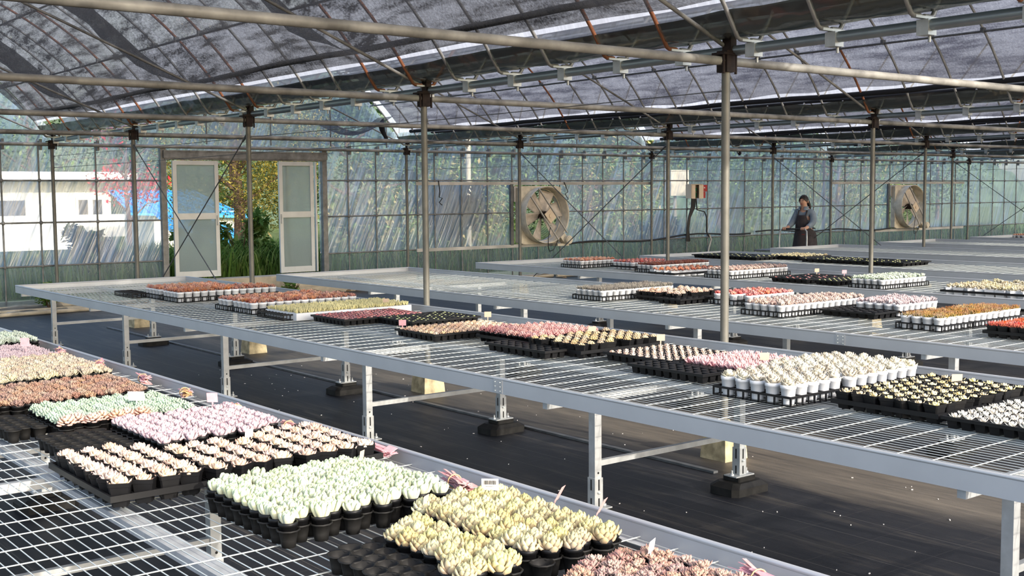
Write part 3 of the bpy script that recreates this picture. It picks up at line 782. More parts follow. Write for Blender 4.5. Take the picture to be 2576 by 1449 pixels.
# trays
def tray_honey(nx, ny, p=.0585):
    b = MB(); dx = p*.8667
    for i in range(nx):
        for j in range(ny):
            c = (i*dx, j*p+(p/2 if i % 2 else 0), 0)
            b.lathe([(0, .002), (.0195, 0), (.0225, .020), (.0285, .050), (.0335, .051), (.0335, .047)], c, 10)
    return b.mesh('honeycomb_tray', M['blackold'])
def tray_frame(nx, ny, px, py, kind):
    """rect trays; origin at the first cell centre"""
    b = MB(); x0, x1, y0, y1 = -px*.58, (nx-.42)*px, -py*.58, (ny-.42)*py
    zr = .038 if kind != 'rack' else .042
    def ring(z, h, w):
        for x in (x0, x1): b.box((x, (y0+y1)/2, z), (w, y1-y0+w, h))
        for y in (y0, y1): b.box(((x0+x1)/2, y, z), (x1-x0-w, w, h))
    if kind == 'rack':
        ring(zr, .010, .006); ring(.004, .006, .005)
        for i in range(nx*2+1):
            x = x0+(x1-x0)*i/(nx*2)
            for y in (y0, y1): b.box((x, y, zr/2), (.005 if i % 2 else .009, .005, zr))
        for j in range(ny*2+1):
            y = y0+(y1-y0)*j/(ny*2)
            for x in (x0, x1): b.box((x, y, zr/2), (.005, .005 if j % 2 else .009, zr))
        for i in range(1, nx): b.box(((i-.5)*px, (y0+y1)/2, zr), (.005, y1-y0, .006)); b.box(((i-.5)*px, (y0+y1)/2, .004), (.005, y1-y0, .004))
        for j in range(1, ny): b.box(((x0+x1)/2, (j-.5)*py, zr), (x1-x0, .005, .006)); b.box(((x0+x1)/2, (j-.5)*py, .004), (x1-x0, .005, .004))
    elif kind == 'lattice':
        ring(zr, .020, .008)
        for i in range(1, nx): b.box(((i-.5)*px, (y0+y1)/2, zr-.004), (.008, y1-y0, .012))
        for j in range(1, ny): b.box(((x0+x1)/2, (j-.5)*py, zr-.004), (x1-x0, .008, .012))
        for i in range(nx):
            for j in range(ny):
                c = (i*px, j*py)
                for d in (-.3, .3):
                    b.box((c[0]+d*px, c[1], .020), (.004, .004, .040)); b.box((c[0], c[1]+d*py, .020), (.004, .004, .040))
                b.box((c[0], c[1], .002), (.6*px, .004, .003)); b.box((c[0], c[1], .002), (.004, .6*py, .003))
    else:
        zr = .050
        ring(zr-.006, .014, .010)
        for i in range(nx+1): b.box(((i-.5)*px, (y0+y1)/2, zr-.002), (px*.16, y1-y0, .004))
        for j in range(ny+1): b.box(((x0+x1)/2, (j-.5)*py, zr-.002), (x1-x0, py*.16, .004))
        for i in range(nx):
            for j in range(ny):
                w, q = px*.42, px*.30; cx_, cy_ = i*px, j*py; wy, qy = py*.42, py*.30
                vs = [(cx_-q, cy_-qy, .001), (cx_+q, cy_-qy, .001), (cx_+q, cy_+qy, .001), (cx_-q, cy_+qy, .001), (cx_-w, cy_-wy, zr-.002), (cx_+w, cy_-wy, zr-.002), (cx_+w, cy_+wy, zr-.002), (cx_-w, cy_+wy, zr-.002)]
                b.add(vs, [(0, 1, 2, 3), (0, 1, 5, 4), (1, 2, 6, 5), (2, 3, 7, 6), (3, 0, 4, 7)])
                if kind == 'plug':
                    b.cm = 1; k = .36; b.add([(cx_-px*k, cy_-py*k, zr-.012), (cx_+px*k, cy_-py*k, zr-.012), (cx_+px*k, cy_+py*k, zr-.012), (cx_-px*k, cy_+py*k, zr-.012)], [(0, 1, 2, 3)]); b.cm = 0
    return b.mesh('tray', [M['black'], M['soil']])
TN = {'honey': ('honeycomb_tray', 'black honeycomb tray'), 'rack': ('pot_rack', 'black openwork pot rack'), 'lattice': ('lattice_tray', 'black lattice tray'), 'plug': ('plug_tray', 'black plug tray'), 'plugempty': ('plug_tray', 'black plug tray')}
NPL = [0]
_far = {}
def far_mesh(potk, v):
    key = (potk, v.name)
    if key not in _far:
        pm, h = POT[potk]; b = bmesh.new(); b.from_mesh(pm)
        tmp = v.copy(); tmp.transform(Matrix.Translation((0, 0, h))); n0 = len(b.faces); b.from_mesh(tmp); b.faces.ensure_lookup_table()
        for f in b.faces[n0:]: f.material_index = 2
        me = bpy.data.meshes.new('potted_plant'); b.to_mesh(me); b.free()
        for m in (M['white'] if potk.startswith('white') else M['black'], M['soil'], M['leaf']): me.materials.append(m)
        _far[key] = me
    return _far[key]
def lot(x0, y0, nx, ny, kind, tlabel, pname=None, plabel=None, group=None, plant=None, pot=None, px=None, py=None, split=None, skip=None, zoff=0., sc=1.0, far=False, fill=1.0, seedv=0, stag=False, sub=None, tz=None, jit=.0):
    """one kind of plant set out in trays: SPLIT cuts the block into trays of that many columns"""
    rg = random.Random(int(x0*1000)+int(y0*777)+seedv)
    if kind == 'honey': px, py = .0507, .0585
    z0 = ZM+.004+zoff
    if kind is not None:
        n, base = TN[kind]; cols = split or nx
        nt = -(-nx//cols)
        for k in range(nt):
            c = min(cols, nx-k*cols)
            me = tray_honey(c, ny) if kind == 'honey' else tray_frame(c, ny, px, py, kind)
            lab = tlabel if nt == 1 else tlabel+', '+(['first', 'second', 'third', 'fourth'][k])+' one'
            o = link(n, me, None, (x0+k*cols*px, y0, z0)); tag(o, base+' '+lab, 'tray')
    if pname is None: return
    for i in range(nx):
        for j in range(ny):
            if skip and skip(i, j): continue
            if rg.random() > fill: continue
            x = x0+i*px+rg.uniform(-jit, jit); y = y0+j*py+rg.uniform(-jit, jit)
            if kind == 'honey' and i % 2 or stag and i % 2: y += py/2
            kpl, lab_, grp_ = plant, plabel, group
            if sub:
                r_ = sub(i, j)
                if r_: kpl, lab_, grp_ = r_
            if x < .7588+(y+1.585)*.262-.10: continue      # beyond the left edge of the picture
            v = rg.choice(PL[kpl]); s_ = sc*rg.uniform(.90, 1.10); rz = rg.uniform(0, 6.28)
            NPL[0] += 1
            if pot is None:
                o = link(pname, v, None, (x, y, z0+(tz or .040)), rz); o.scale = (s_,)*3; tag(o, lab_, 'succulent', grp_)
            elif far:
                o = link(pname, far_mesh(pot, v), None, (x, y, z0+.004), rz); tag(o, lab_, 'succulent', grp_)
            else:
                pm, h = POT[pot]
                r = thing(pname, lab_, 'succulent', (x, y, z0+.005), rz, grp_)
                link('pot', pm, r); q = link('plant', v, r, (rg.uniform(-.002, .002), rg.uniform(-.002, .002), h-.002)); q.scale = (s_, s_, s_*rg.uniform(.92, 1.08))

# --- nearest bench
lot(2.36, .13, 9, 6, 'honey', 'under the speckled grey and red clumps at the near corner', 'clump_succulent', 'speckled grey green succulent clump with reddish tips, near corner of nearest bench', 'speckled clumps at the near corner', 'speckled', 'round', sc=1.05,
    skip=lambda i, j: j == 5 and i < 4 or j == 4 and i < 3)
lot(2.22, .575, 6, 8, 'honey', 'half empty, holding large beige rosettes on its right half', 'rosette_succulent', 'large beige rosette with green heart in the half empty honeycomb tray', 'beige rosettes in the half empty tray', 'beige', 'round', skip=lambda i, j: i < 3-(j < 2) or (j == 7 and i < 4), sc=1.14)
lot(2.572, .60, 6, 10, 'honey', 'full of beige rosettes against the bench rim', 'rosette_succulent', 'large beige rosette with green heart in the full tray along the rim', 'beige rosettes in the tray by the rim', 'beige', 'round', sc=1.12, skip=lambda i, j: i == 0 and j < 1)
lot(2.225, 1.27, 11, 9, 'honey', 'packed with mint green cupped succulents', 'cupped_succulent', 'pale mint green succulent with upright cupped leaves in a round black pot', 'mint cupped succulents', 'mint', 'round', split=11, sc=1.17)
Z8 = dict(px=.0765, py=.0735)
lot(2.02, 1.985, 4, 8, 'lattice', 'of square pots with pink tipped rosettes at the aisle end', 'rosette_succulent', 'cream rosette with pink tips in a square black pot, tray at the aisle end', 'pink tipped rosettes, aisle end tray', 'pinkcream', 'square', zoff=0, skip=lambda i, j: j == 7 and i > 2, **Z8)
lot(2.34, 1.975, 4, 6, 'lattice', 'of square pots with pink tipped rosettes in the middle of its row', 'rosette_succulent', 'cream rosette with pink tips in a square black pot, middle tray', 'pink tipped rosettes, middle tray', 'pinkcream', 'square', skip=lambda i, j: i == 3 and j == 5, **Z8)
lot(2.66, 1.965, 4, 7, 'lattice', 'of square pots with pink tipped rosettes beside the bench rim', 'rosette_succulent', 'cream rosette with pink tips in a square black pot, tray beside the rim', 'pink tipped rosettes, rim tray', 'pinkcream', 'square', skip=lambda i, j: j == 6 and i == 0, **Z8)
lot(2.37, 2.50, 4, 9, 'honey', 'of lilac rosettes, the left one of two', 'rosette_succulent', 'dusty lilac rosette in the left hand lilac tray', 'lilac rosettes, left tray', 'lilac', 'round')
lot(2.585, 2.50, 6, 9, 'honey', 'of lilac rosettes, the one touching the bench rim', 'rosette_succulent', 'dusty lilac rosette in the lilac tray along the bench rim', 'lilac rosettes, rim tray', 'lilac', 'round', skip=lambda i, j: i > 3 and j < 1)
lot(2.095, 2.645, 5, 7, 'honey', 'left empty in front of the green domed succulents')
PK = ('pinkdome', 'pink and cream domed succulent in the front row of the green tray', 'pink domes in front of the green ones')
lot(2.21, 3.10, 11, 8, 'honey', 'of green domed succulents with a pink front row', 'dome_succulent', 'grey green domed succulent with tightly packed leaves', 'green domed succulents', 'green', 'round', sub=lambda i, j: PK if j == 0 and i < 7 else None)
lot(2.04, 3.22, 3, 6, 'honey', 'left empty on the aisle side of the green domes')
lot(2.08, 3.66, 14, 9, 'honey', 'of brown red succulent clumps', 'clump_succulent', 'brown red clump of small fleshy rosettes', 'brown red clumps', 'brown', 'round', split=14, sc=1.05)
lot(2.20, 4.36, 13, 13, 'honey', 'of cream green succulent clumps', 'clump_succulent', 'cream green clump of blushing rosettes in a black pot', 'cream green clumps', 'creamgreen', 'round', split=13, sc=1.08)
lot(2.62, 5.98, 7, 8, 'honey', 'of grey green clumps at the left picture edge', 'clump_succulent', 'dark grey green succulent clump at the far end of the nearest bench', 'grey green clumps', 'greygreen', 'round')
def carpet(name, x0, x1, y0, y1, n, z, out, tip, label, h=.03, seed=3):
    rg = random.Random(seed); b = MB()
    for k in range(n):
        x, y = rg.uniform(x0, x1), rg.uniform(y0, y1)
        cb = mixc(out, tip, rg.random()*.6)
        for q in range(4): leaf(b, (x, y, z), rg.uniform(0, 6.28), rg.uniform(.5, 1.4), .3, h*rg.uniform(.7, 1.1), .011, .006, cb, tip, 'round', 1.6, 1)
    o = b.obj(name, M['leaf'], None, True); tag(o, label, 'succulents', kind='stuff'); return o
lot(2.46, 5.22, 8, 12, 'honey', 'under the fine lilac seedlings')
carpet('lilac_seedlings', 2.45, 2.86, 5.24, 5.90, 1500, ZM+.05, (.36, .25, .30), (.55, .42, .46), 'dense carpet of fine lilac seedlings at the left picture edge', .028)

# --- second bench
W8 = dict(px=.077, py=.077)
lot(4.99, 8.66, 13, 5, 'rack', 'of dark red succulents at the far left', 'branching_succulent', 'dark red branching succulent in a white pot, far end of second bench', 'red succulents in white pots, far end', 'redbranch', 'white', split=5, sub=lambda i, j: ('salmon', 'salmon pink branching succulent in a white pot, back of the farthest rack', 'salmon succulents in white pots, far end') if j > 2 else None, **W8)
lot(5.0, 9.12, 9, 5, 'rack', 'of salmon pink succulents behind the dark red', 'branching_succulent', 'salmon pink branching succulent in a white pot behind the dark red ones', 'salmon succulents behind', 'salmon', 'white', split=5, **W8)
lot(4.86, 9.42, 2, 6, 'rack', 'left empty at the far end of the second bench', **W8)
lot(5.01, 7.20, 13, 5, 'rack', 'of red and salmon succulents beside the yellow carpet', 'branching_succulent', 'dark red branching succulent in a white pot next to the yellow carpet', 'red succulents by the yellow carpet', 'redbranch', 'white', split=5, sub=lambda i, j: ('salmon', 'salmon branching succulent in a white pot near the yellow carpet', 'salmon succulents by the yellow carpet') if (i+j) % 3 == 0 or j > 2 else None, **W8)
lot(5.0, 7.62, 12, 3, 'rack', 'of salmon succulents in white pots, one row behind', 'branching_succulent', 'salmon branching succulent in a white pot, rear rack near the yellow carpet', 'salmon succulents, rear rack', 'salmon', 'white', split=6, **W8)
P5 = dict(px=.0545, py=.0545)
def whitetray():
    b = MB(); b.box((5.56, 6.77, ZM+.030), (1.06, .52, .056)); o = b.obj('seed_tray', M['white']); tag(o, 'white seed tray under the pale yellow carpet of seedlings', 'tray')
    lot(4.98, 6.60, 2, 8, 'rack', 'in front of the pale yellow seedlings', px=.054, py=.054)
whitetray()
carpet('yellow_seedlings', 5.05, 6.08, 6.53, 7.03, 1700, ZM+.056, (.58, .52, .27), (.76, .68, .40), 'dense carpet of pale yellow seedlings on the second bench', .034, 5)
lot(5.13, 5.93, 13, 9, 'plug', 'of dark pink seedlings', 'seedling_succulent', 'dark pink rosette seedling in a black plug tray', 'dark pink seedlings', 'sdarkpink', None, split=7, **P5)
lot(5.42, 5.47, 11, 9, 'plug', 'of tiny green seedlings in front of a post', 'seedling_succulent', 'tiny yellow green seedling in a dark plug tray', 'tiny green seedlings', 'sgreen', None, split=11, fill=.6, **P5)
lot(5.10, 4.72, 13, 8, 'plug', 'of cream pink rosettes', 'miniature_rosette', 'cream pink rosette seedling on the second bench', 'cream pink seedlings', 'screampink', None, split=7, px=.056, py=.058, sc=1.15)
lot(5.34, 4.00, 10, 10, 'lattice', 'of rose pink domed succulents', 'dome_succulent', 'rose pink domed succulent on the second bench', 'rose pink domes', 'rosedome', 'round', split=5, px=.056, py=.058, sc=1.0, skip=lambda i, j: j > 8 and i > 4)
lot(5.29, 3.50, 9, 7, 'lattice', 'of olive and peach domed succulents', 'dome_succulent', 'olive and peach domed succulent in a square black pot', 'olive and peach domes', 'olivedome', 'square', split=9, px=.074, py=.072, fill=.9)
lot(5.11, 3.62, 3, 8, 'plugempty', 'standing empty in front of the olive domes', px=.056, py=.07)
lot(5.36, 2.86, 9, 9, 'plug', 'of pale dot like seedlings', 'miniature_rosette', 'pale peach seedling like a small dot in a black plug tray', 'pale peach dot seedlings', 'sdot', None, split=9, px=.056, py=.057)
lot(5.33, 2.28, 10, 9, 'plug', 'of bright pink spiky succulents', 'spiky_succulent', 'bright pink pointed succulent beside the white pots', 'bright pink pointed succulents', 'pinkspike', None, split=10, px=.054, py=.057, skip=lambda i, j: i < 1)
lot(5.14, 2.42, 4, 9, 'plugempty', 'standing empty before the bright pink succulents', px=.057, py=.058)
lot(4.975, 1.75, 5, 5, 'rack', 'of creamy rosettes in white pots, front one', 'ruffled_succulent', 'creamy white rosette in a white pot, front rack of second bench', 'creamy rosettes, front rack', 'whiterose', 'white', px=.082, py=.088)
lot(5.40, 1.73, 7, 6, 'rack', 'of creamy rosettes in white pots, back one', 'ruffled_succulent', 'creamy white rosette in a white pot, back rack of second bench', 'creamy rosettes, back rack', 'whiterose', 'white', px=.082, py=.088)
lot(5.09, 1.09, 10, 7, 'lattice', 'of square pots with small yellow rosettes', 'small_rosette', 'small pale yellow rosette in a square black pot on the second bench', 'pale yellow rosettes in square pots', 'syellow', 'square', sc=1.45, split=5, px=.0745, py=.0725)
lot(5.06, .50, 9, 9, 'plug', 'of chalk white rosettes at the right edge', 'small_rosette', 'chalk white pointed rosette at the right picture edge', 'chalk white rosettes', 'swhite', None, split=5, px=.060, py=.060, sc=1.05)
lot(4.95, -.3, 10, 8, 'plug', 'partly out of view at the right edge', px=.06, py=.06)

# --- third bench
lot(7.86, 6.10, 12, 5, 'rack', 'of grey pointed succulents on the third bench', 'spiky_succulent', 'grey brown pointed succulent in a white pot on the third bench', 'grey pointed succulents', 'greyspike', 'white', split=6, **W8)
lot(8.20, 5.52, 8, 7, 'lattice', 'of peach domes on the third bench', 'dome_succulent', 'peach pink domed succulent on the third bench', 'peach domes', 'peachdome', 'square', fill=.8, px=.074, py=.074, split=8)
lot(8.10, 5.38, 5, 4, 'plugempty', 'standing empty before the peach domes', px=.075, py=.07)
lot(8.40, 4.88, 8, 5, 'rack', 'of deep red succulents on the third bench', 'ruffled_succulent', 'deep red leafy succulent in a white pot on the third bench', 'deep red succulents', 'cabbage', 'white', split=8, skip=lambda i, j: i < 2 and j % 2, px=.077, py=.085)
lot(7.91, 4.15, 14, 5, 'rack', 'of grey pink frilly succulents on the third bench', 'ruffled_succulent', 'grey pink frilly succulent in a white pot on the third bench', 'grey pink frilly succulents', 'frilly', 'white', split=5, **W8)
lot(8.60, 3.58, 7, 5, 'rack', 'of lilac grey succulents on the third bench', 'spiky_succulent', 'lilac grey succulent with upright leaves in a white pot', 'lilac grey upright succulents', 'lilacspike', 'white', px=.077, py=.085)
lot(8.30, 3.60, 4, 6, 'plugempty', 'standing empty before the lilac grey succulents', px=.075, py=.08)
lot(7.97, 2.85, 14, 4, 'rack', 'of yellow and red pointed succulents', 'spiky_succulent', 'yellow green pointed succulent with red tips in a white pot', 'yellow and red pointed succulents', 'yellowred', 'white', split=5, px=.077, py=.085)
lot(7.93, 2.14, 9, 5, 'lattice', 'of red pointed succulents at the right edge of the third bench', 'spiky_succulent', 'red pointed succulent in a black pot at the right picture edge', 'red pointed succulents', 'redspike', 'square', px=.074, py=.074)
# --- fourth and further benches
F = dict(far=True)
lot(10.82, 9.70, 8, 5, 'rack', 'of russet succulents at the far end of the fourth bench', 'leafy_succulent', 'russet succulent in a white pot at the far end of the fourth bench', 'russet succulents', 'salmon', 'white', **W8, **F)
lot(11.03, 8.98, 8, 5, 'lattice', 'of crimson succulents on the fourth bench', 'leafy_succulent', 'crimson succulent in a white pot on the fourth bench', 'crimson succulents', 'cabbage', 'white', sc=.8, **W8, **F)
lot(10.82, 8.40, 13, 4, 'rack', 'of dark pointed succulents on the fourth bench', 'leafy_succulent', 'dark maroon pointed succulent in a white pot', 'dark maroon succulents', 'darkred', 'white', split=7, **W8, **F)
lot(10.50, 7.75, 8, 4, 'lattice', 'of brownish succulents near the nearest post', 'potted_succulent', 'brownish succulent in a white square pot left of the nearest post', 'brownish succulents', 'redbranch', 'whitesq', px=.102, py=.102, **F)
lot(10.70, 7.08, 13, 5, 'rack', 'of pale pink succulents right of the nearest post', 'potted_succulent', 'pale pink succulent in a white pot on the fourth bench', 'pale pink succulents', 'frilly', 'white', split=7, **W8, **F)
lot(10.75, 6.10, 9, 6, 'plug', 'of dark small succulents on the fourth bench', 'seedling_plant', 'dark red seedling in a plug tray on the fourth bench', 'dark red seedlings', 'sdarkpink', None, sc=.8, fill=.4, px=.08, py=.08)
lot(10.75, 5.72, 8, 4, 'plug', 'of tiny pale succulents on the fourth bench', 'seedling_plant', 'tiny pale seedling in a plug tray on the fourth bench', 'tiny pale seedlings', 'sgreen', None, px=.08, py=.07)
lot(10.68, 5.14, 10, 5, 'rack', 'of pale green succulents on the fourth bench', 'potted_succulent', 'pale blue green succulent in a white pot on the fourth bench', 'pale green succulents', 'palegreen', 'white', split=5, **W8, **F)
lot(10.62, 3.15, 10, 13, 'lattice', 'of golden succulents in square white pots', 'potted_succulent', 'golden yellow succulent in a square white pot on the fourth bench', 'golden succulents', 'yellow', 'whitesq', split=5, px=.102, py=.102, skip=lambda i, j: i > 4 and (i+j) % 2 or i > 8, **F)
def plugrow(x0, y0, nx, ny, lab, plant, sc_, fill, pl, gr):
    lot(x0, y0, nx, ny, 'plug', lab, 'seedling_plant', pl, gr, plant, None, px=.1, py=.1, fill=fill, sc=sc_)
plugrow(13.65, 9.2, 6, 12, 'of dark seedlings left on the fifth bench', 'sgreen', 1.2, .5, 'tiny dark green seedling, left tray of the fifth bench', 'fifth bench seedlings left')
plugrow(13.85, 7.0, 6, 16, 'of dark seedlings right on the fifth bench', 'sgreen', 1.2, .5, 'tiny dark green seedling, right tray of the fifth bench', 'fifth bench seedlings right')
lot(14.12, 8.78, 7, 6, 'plug', 'of bright yellow seedlings in front of the person', 'seedling_plant', 'bright yellow seedling in front of the working person', 'bright yellow seedlings', 'yellow', None, px=.09, py=.1, sc=.8)
lot(22.15, 9.3, 6, 9, 'lattice', 'of red and white pots on the farthest bench', 'potted_succulent', 'red succulent in a white pot on the farthest bench', 'red succulents on the farthest bench', 'salmon', 'white', px=.09, py=.09, **F)

# ---------------------------------------------------------------- name tags and tag bundles
def name_tag(x, y, mat, label, rz, h=.055, w=.042, hh=.030, tilt=.15, z=ZM+.055, code=False):
    o = thing('name_tag', label, 'plant tag', (x, y, z), rz)
    o.rotation_euler = (tilt, 0, rz)
    MB().box((0, 0, h/2-.01), (.007, .0012, h+.02)).obj('stake', M[mat], o)
    MB().bbox((0, 0, h+hh/2), (w, .0014, hh), .0003).obj('plate', M[mat], o)
    if code:
        b = MB(); rg = random.Random(4); xx = -w*.36
        while xx < w*.36:
            ww = rg.choice((.0006, .0010, .0016)); b.box((xx, -.0010, h+hh*.68), (ww, .0004, hh*.34)); xx += ww+rg.choice((.0006, .0010))
        b.obj('barcode', M['black'], o)
        b = MB(); xx = -w*.25
        while xx < w*.25:
            ww = rg.choice((.0012, .0018)); b.box((xx, -.0010, h+hh*.34), (ww, .0004, .0018)); xx += ww+.0008
        b.obj('print_line', M['girt'], o)
CA = -.75
name_tag(2.80, 1.11, 'tagw', 'white tag with a barcode standing among the beige rosettes', CA, .045, .05, .036, code=True)
name_tag(2.57, 1.12, 'tagb', 'slim beige tag seen edge on at the back of the half empty tray', .55, .04, .034, .026)
name_tag(2.72, .38, 'tagw', 'white tag turned edge on among the speckled clumps', .45, .05, .04, .03)
name_tag(2.735, 1.74, 'tagb', 'narrow beige tag at the back corner of the mint tray', .55, .04, .03, .026)
name_tag(2.60, 2.30, 'tagw', 'white tag turned edge on in the middle pink tipped tray', .35, .04, .04, .03)
name_tag(2.79, 3.02, 'tagp', 'pink square tag behind the lilac rosettes', CA, .05, .046, .040)
name_tag(2.56, 3.27, 'tagw', 'wide white tag standing in the green domed succulents', CA, .05, .072, .040)
name_tag(2.74, 5.50, 'tagp', 'pale pink tag standing in front of the lilac seedlings', CA, .05, .055, .05)
for x, y, m, lab in ((5.10, 5.12, 'tagp', 'lilac pink tag at the left corner of the cream pink tray'), (5.86, 5.16, 'tagb', 'beige tag at the back of the cream pink seedlings'), (5.78, 3.95, 'tagb', 'beige tag between the olive domes'),
                     (5.80, 3.36, 'tagb', 'beige tag in the tray of pale dot seedlings'), (5.62, 2.42, 'tagb', 'beige tag among the bright pink succulents'), (5.70, 2.02, 'tagb', 'left beige tag among the creamy rosettes in white pots'),
                     (5.95, 1.82, 'tagb', 'right beige tag among the creamy rosettes in white pots'), (5.70, 1.36, 'tagb', 'beige tag in the square pots of yellow rosettes'),
                     (8.74, 6.20, 'tagb', 'beige tag at the end of the grey pointed succulents'), (8.83, 5.10, 'tagb', 'beige tag in the deep red succulents'), (8.62, 4.52, 'tagb', 'beige tag in the grey pink frilly succulents'),
                     (8.45, 3.20, 'tagb', 'beige tag behind the yellow and red succulents'), (11.2, 5.44, 'tagb', 'beige tag in the pale green succulents'), (11.4, 6.46, 'tagb', 'left beige tag on the dark seedling tray'), (11.4, 6.10, 'tagp', 'right beige tag on the dark seedling tray'),
                     (11.2, 9.98, 'tagb', 'small tag in the russet succulents on the fourth bench'), (5.9, 6.6, 'tagb', 'beige tag at the back of the pale yellow carpet')):
    name_tag(x, y, m, lab, CA+.1, .032, .05, .04, z=ZM+.045)
def bundle(x, y, rz, mats, label, n=16, L=.17):
    o = thing('tag_bundle', label, 'tag bundle', (x, y, ZM+.006), rz, None)
    rg = random.Random(int(y*100))
    for k, mt in enumerate(mats):
        b = MB()
        for q in range(n//len(mats)):
            a = rg.uniform(-.22, .22); z = .004+.030*rg.random(); tl = rg.uniform(-.10, .14)
            mtx = Matrix.Rotation(a, 3, 'Z') @ Matrix.Rotation(tl, 3, 'Y') @ Matrix.Rotation(rg.uniform(-.45, .45), 3, 'X')
            c = mtx @ Vector((rg.uniform(-.02, .02)+(.02 if k else -.01), 0, 0))
            b.box((c.x, c.y+rg.uniform(-.012, .012), z+.012), (L*rg.uniform(.8, 1.05), .011, .0016), mtx)
            h = mtx @ Vector((-L*.42, 0, 0)); b.box((c.x+h.x, c.y+h.y, z+.012+h.z*.5), (.05, .034, .0016), mtx)
        b.obj('tags', M[mt], o)
    MB().tube([(.02, .024*math.cos(t), .026+.024*math.sin(t)) for t in [2*PI*k/14 for k in range(14)]], .0022, 5, closed=True).obj('rubber_band', M['tago'], o)
for x, y, rz, mats, lab in ((2.985, 6.30, 1.2, ('tagr', 'tagp'), 'pink tag bundle by the rim, farthest along the nearest bench'), (2.98, 5.66, 1.3, ('tagr', 'tagp'), 'pink tag bundle by the rim beside the lilac seedlings'),
                        (2.975, 4.95, 1.25, ('tagr', 'tagp'), 'pink tag bundle by the rim at the back of the cream green clumps'), (2.97, 4.28, 1.35, ('tagr', 'tagp', 'tagp'), 'coral tag bundle by the rim beside the front of the cream green clumps'),
                        (2.96, 3.72, 1.3, ('tago', 'tagp', 'tagr'), 'orange and pink tag bundle beside the brown red clumps'), (2.95, 3.12, 1.3, ('tago', 'tagr', 'tagp'), 'orange and pink tag bundle beside the green domes'),
                        (2.95, 2.64, 1.4, ('tagr',), 'small coral tag bundle beside the lilac rosettes'), (2.985, 2.06, 1.5, ('tagp',), 'fan of pink tags at the corner of the square pots'),
                        (2.93, 1.46, 1.35, ('tagr', 'tagp', 'tagr'), 'pink tag bundle between the mint tray and the rim'), (2.93, .20, 1.3, ('tagp', 'tagr', 'tagp'), 'big pink tag bundle at the near end beside the speckled clumps')):
    bundle(x, y, rz, mats, lab, 26 if y < 1 else 18)
for y, lab in ((.98, 'single red striped tag stuck by the rim behind the beige rosettes'), (.80, 'single red striped tag by the rim right of the beige rosettes')):
    name_tag(2.93, y, 'tagr', lab, .5, .02, .03, .05, .5)
# ---------------------------------------------------------------- exhaust fans on the end wall
def ringpts(r, n=40, y=0.): return [(r*math.cos(2*PI*k/n), y, r*math.sin(2*PI*k/n)) for k in range(n)]
def fan(x, label, a0):
    o = thing('exhaust_fan', label, 'fan', (x, WY-.04, 1.245))
    b = MB(); n = 48; W, H = .54, .575; ri = .52
    vs = []
    for k in range(n):
        a = 2*PI*k/n; c, s_ = math.cos(a), math.sin(a); q = min(W/abs(c) if abs(c) > 1e-6 else 9, H/abs(s_) if abs(s_) > 1e-6 else 9)
        vs += [(ri*c, -.10, ri*s_), (q*c, -.10, q*s_), (q*c, .03, q*s_)]
    fs = []
    for k in range(n):
        m = (k+1) % n; fs += [(3*k, 3*m, 3*m+1, 3*k+1), (3*k+1, 3*m+1, 3*m+2, 3*k+2)]
    b.add(vs, fs); b.obj('housing', M['cream'], o)
    b = MB(); vs = []; prof = [(.52, .0), (.535, -.10), (.545, -.30), (.56, -.33), (.565, -.32), (.553, -.10), (.53, .02)]
    for r, y in prof: vs += [(r*math.cos(2*PI*k/n), y, r*math.sin(2*PI*k/n)) for k in range(n)]
    b.add(vs, [(i*n+k, i*n+(k+1) % n, (i+1)*n+(k+1) % n, (i+1)*n+k) for i in range(6) for k in range(n)], True); b.obj('shroud', M['cream'], o)
    b = MB()
    for r in [.10+.042*k for k in range(11)]: b.tube(ringpts(r, 36, .015), .0035, 4, closed=True)
    for k in range(8):
        a = 2*PI*k/8+.2; b.tube([(.08*math.cos(a), .018, .08*math.sin(a)), (.53*math.cos(a), .018, .53*math.sin(a))], .0045, 4)
    b.obj('guard', M['dark'], o)
    b = MB(); b.tube([(0, -.05, 0), (0, -.24, 0)], .075, 14); b.tube([(0, -.24, 0), (0, -.27, 0)], .04, 10); b.obj('hub', M['rust'], o)
    for k in range(6):
        a = a0+2*PI*k/6; b = MB(); R = Matrix.Rotation(-a, 3, 'Y')
        def bl(u, v, R=R):
            r = .06+.43*u; w = .085+.09*u-.05*max(0, u-.8); tw = .75-.35*u
            return R @ Vector((r, -.13+w*(v-.5)*2*math.sin(tw)*.8+.02*math.sin(PI*v), w*(v-.5)*2*math.cos(tw)))
        b.grid(bl, 8, 5); q = b.obj('blade', M['fanblade'], o)
        sd = q.modifiers.new('thickness', 'SOLIDIFY'); sd.thickness = .006
    b = MB(); b.bar((-.44, -.335, .37), (.27, -.335, -.50), .030, .022); b.bar((-.24, -.335, .53), (.50, -.335, -.36), .030, .022); b.obj('mounting_bars', M['girtlight'], o)
    b = MB(); m = Matrix.Rotation(math.radians(50), 3, 'Y'); b.box((.045, -.345, -.015), (.24, .02, .19), m); b.tube([(.045, -.37, -.015), (.045, -.33, -.015)], .04, 12); b.obj('bearing_plate', M['boxcream'], o)
    b = MB(); b.box((.42, -.30, -.47), (.17, .10, .14), m); b.tube([(.47, -.22, -.50), (.47, -.44, -.50)], .085, 16); b.tube([(.47, -.44, -.50), (.47, -.455, -.50)], .07, 16)
    b.box((.40, -.25, -.60), (.30, .16, .05)); b.obj('motor', M['cream'], o)
    b = MB(); b.tube([(.06, -.34, -.2), (-.02, -.36, -.45), (.0, -.33, -.64), (.06, -.30, -.72), (.16, -.30, -.70), (.22, -.31, -.60), (.26, -.32, -.5)], .008, 6); b.obj('power_cord', M['rubber'], o)
    b = MB(); b.box((-.52, .02, .42), (.14, .03, .30)); b.obj('backing_plate', M['girtlight'], o)
    return o
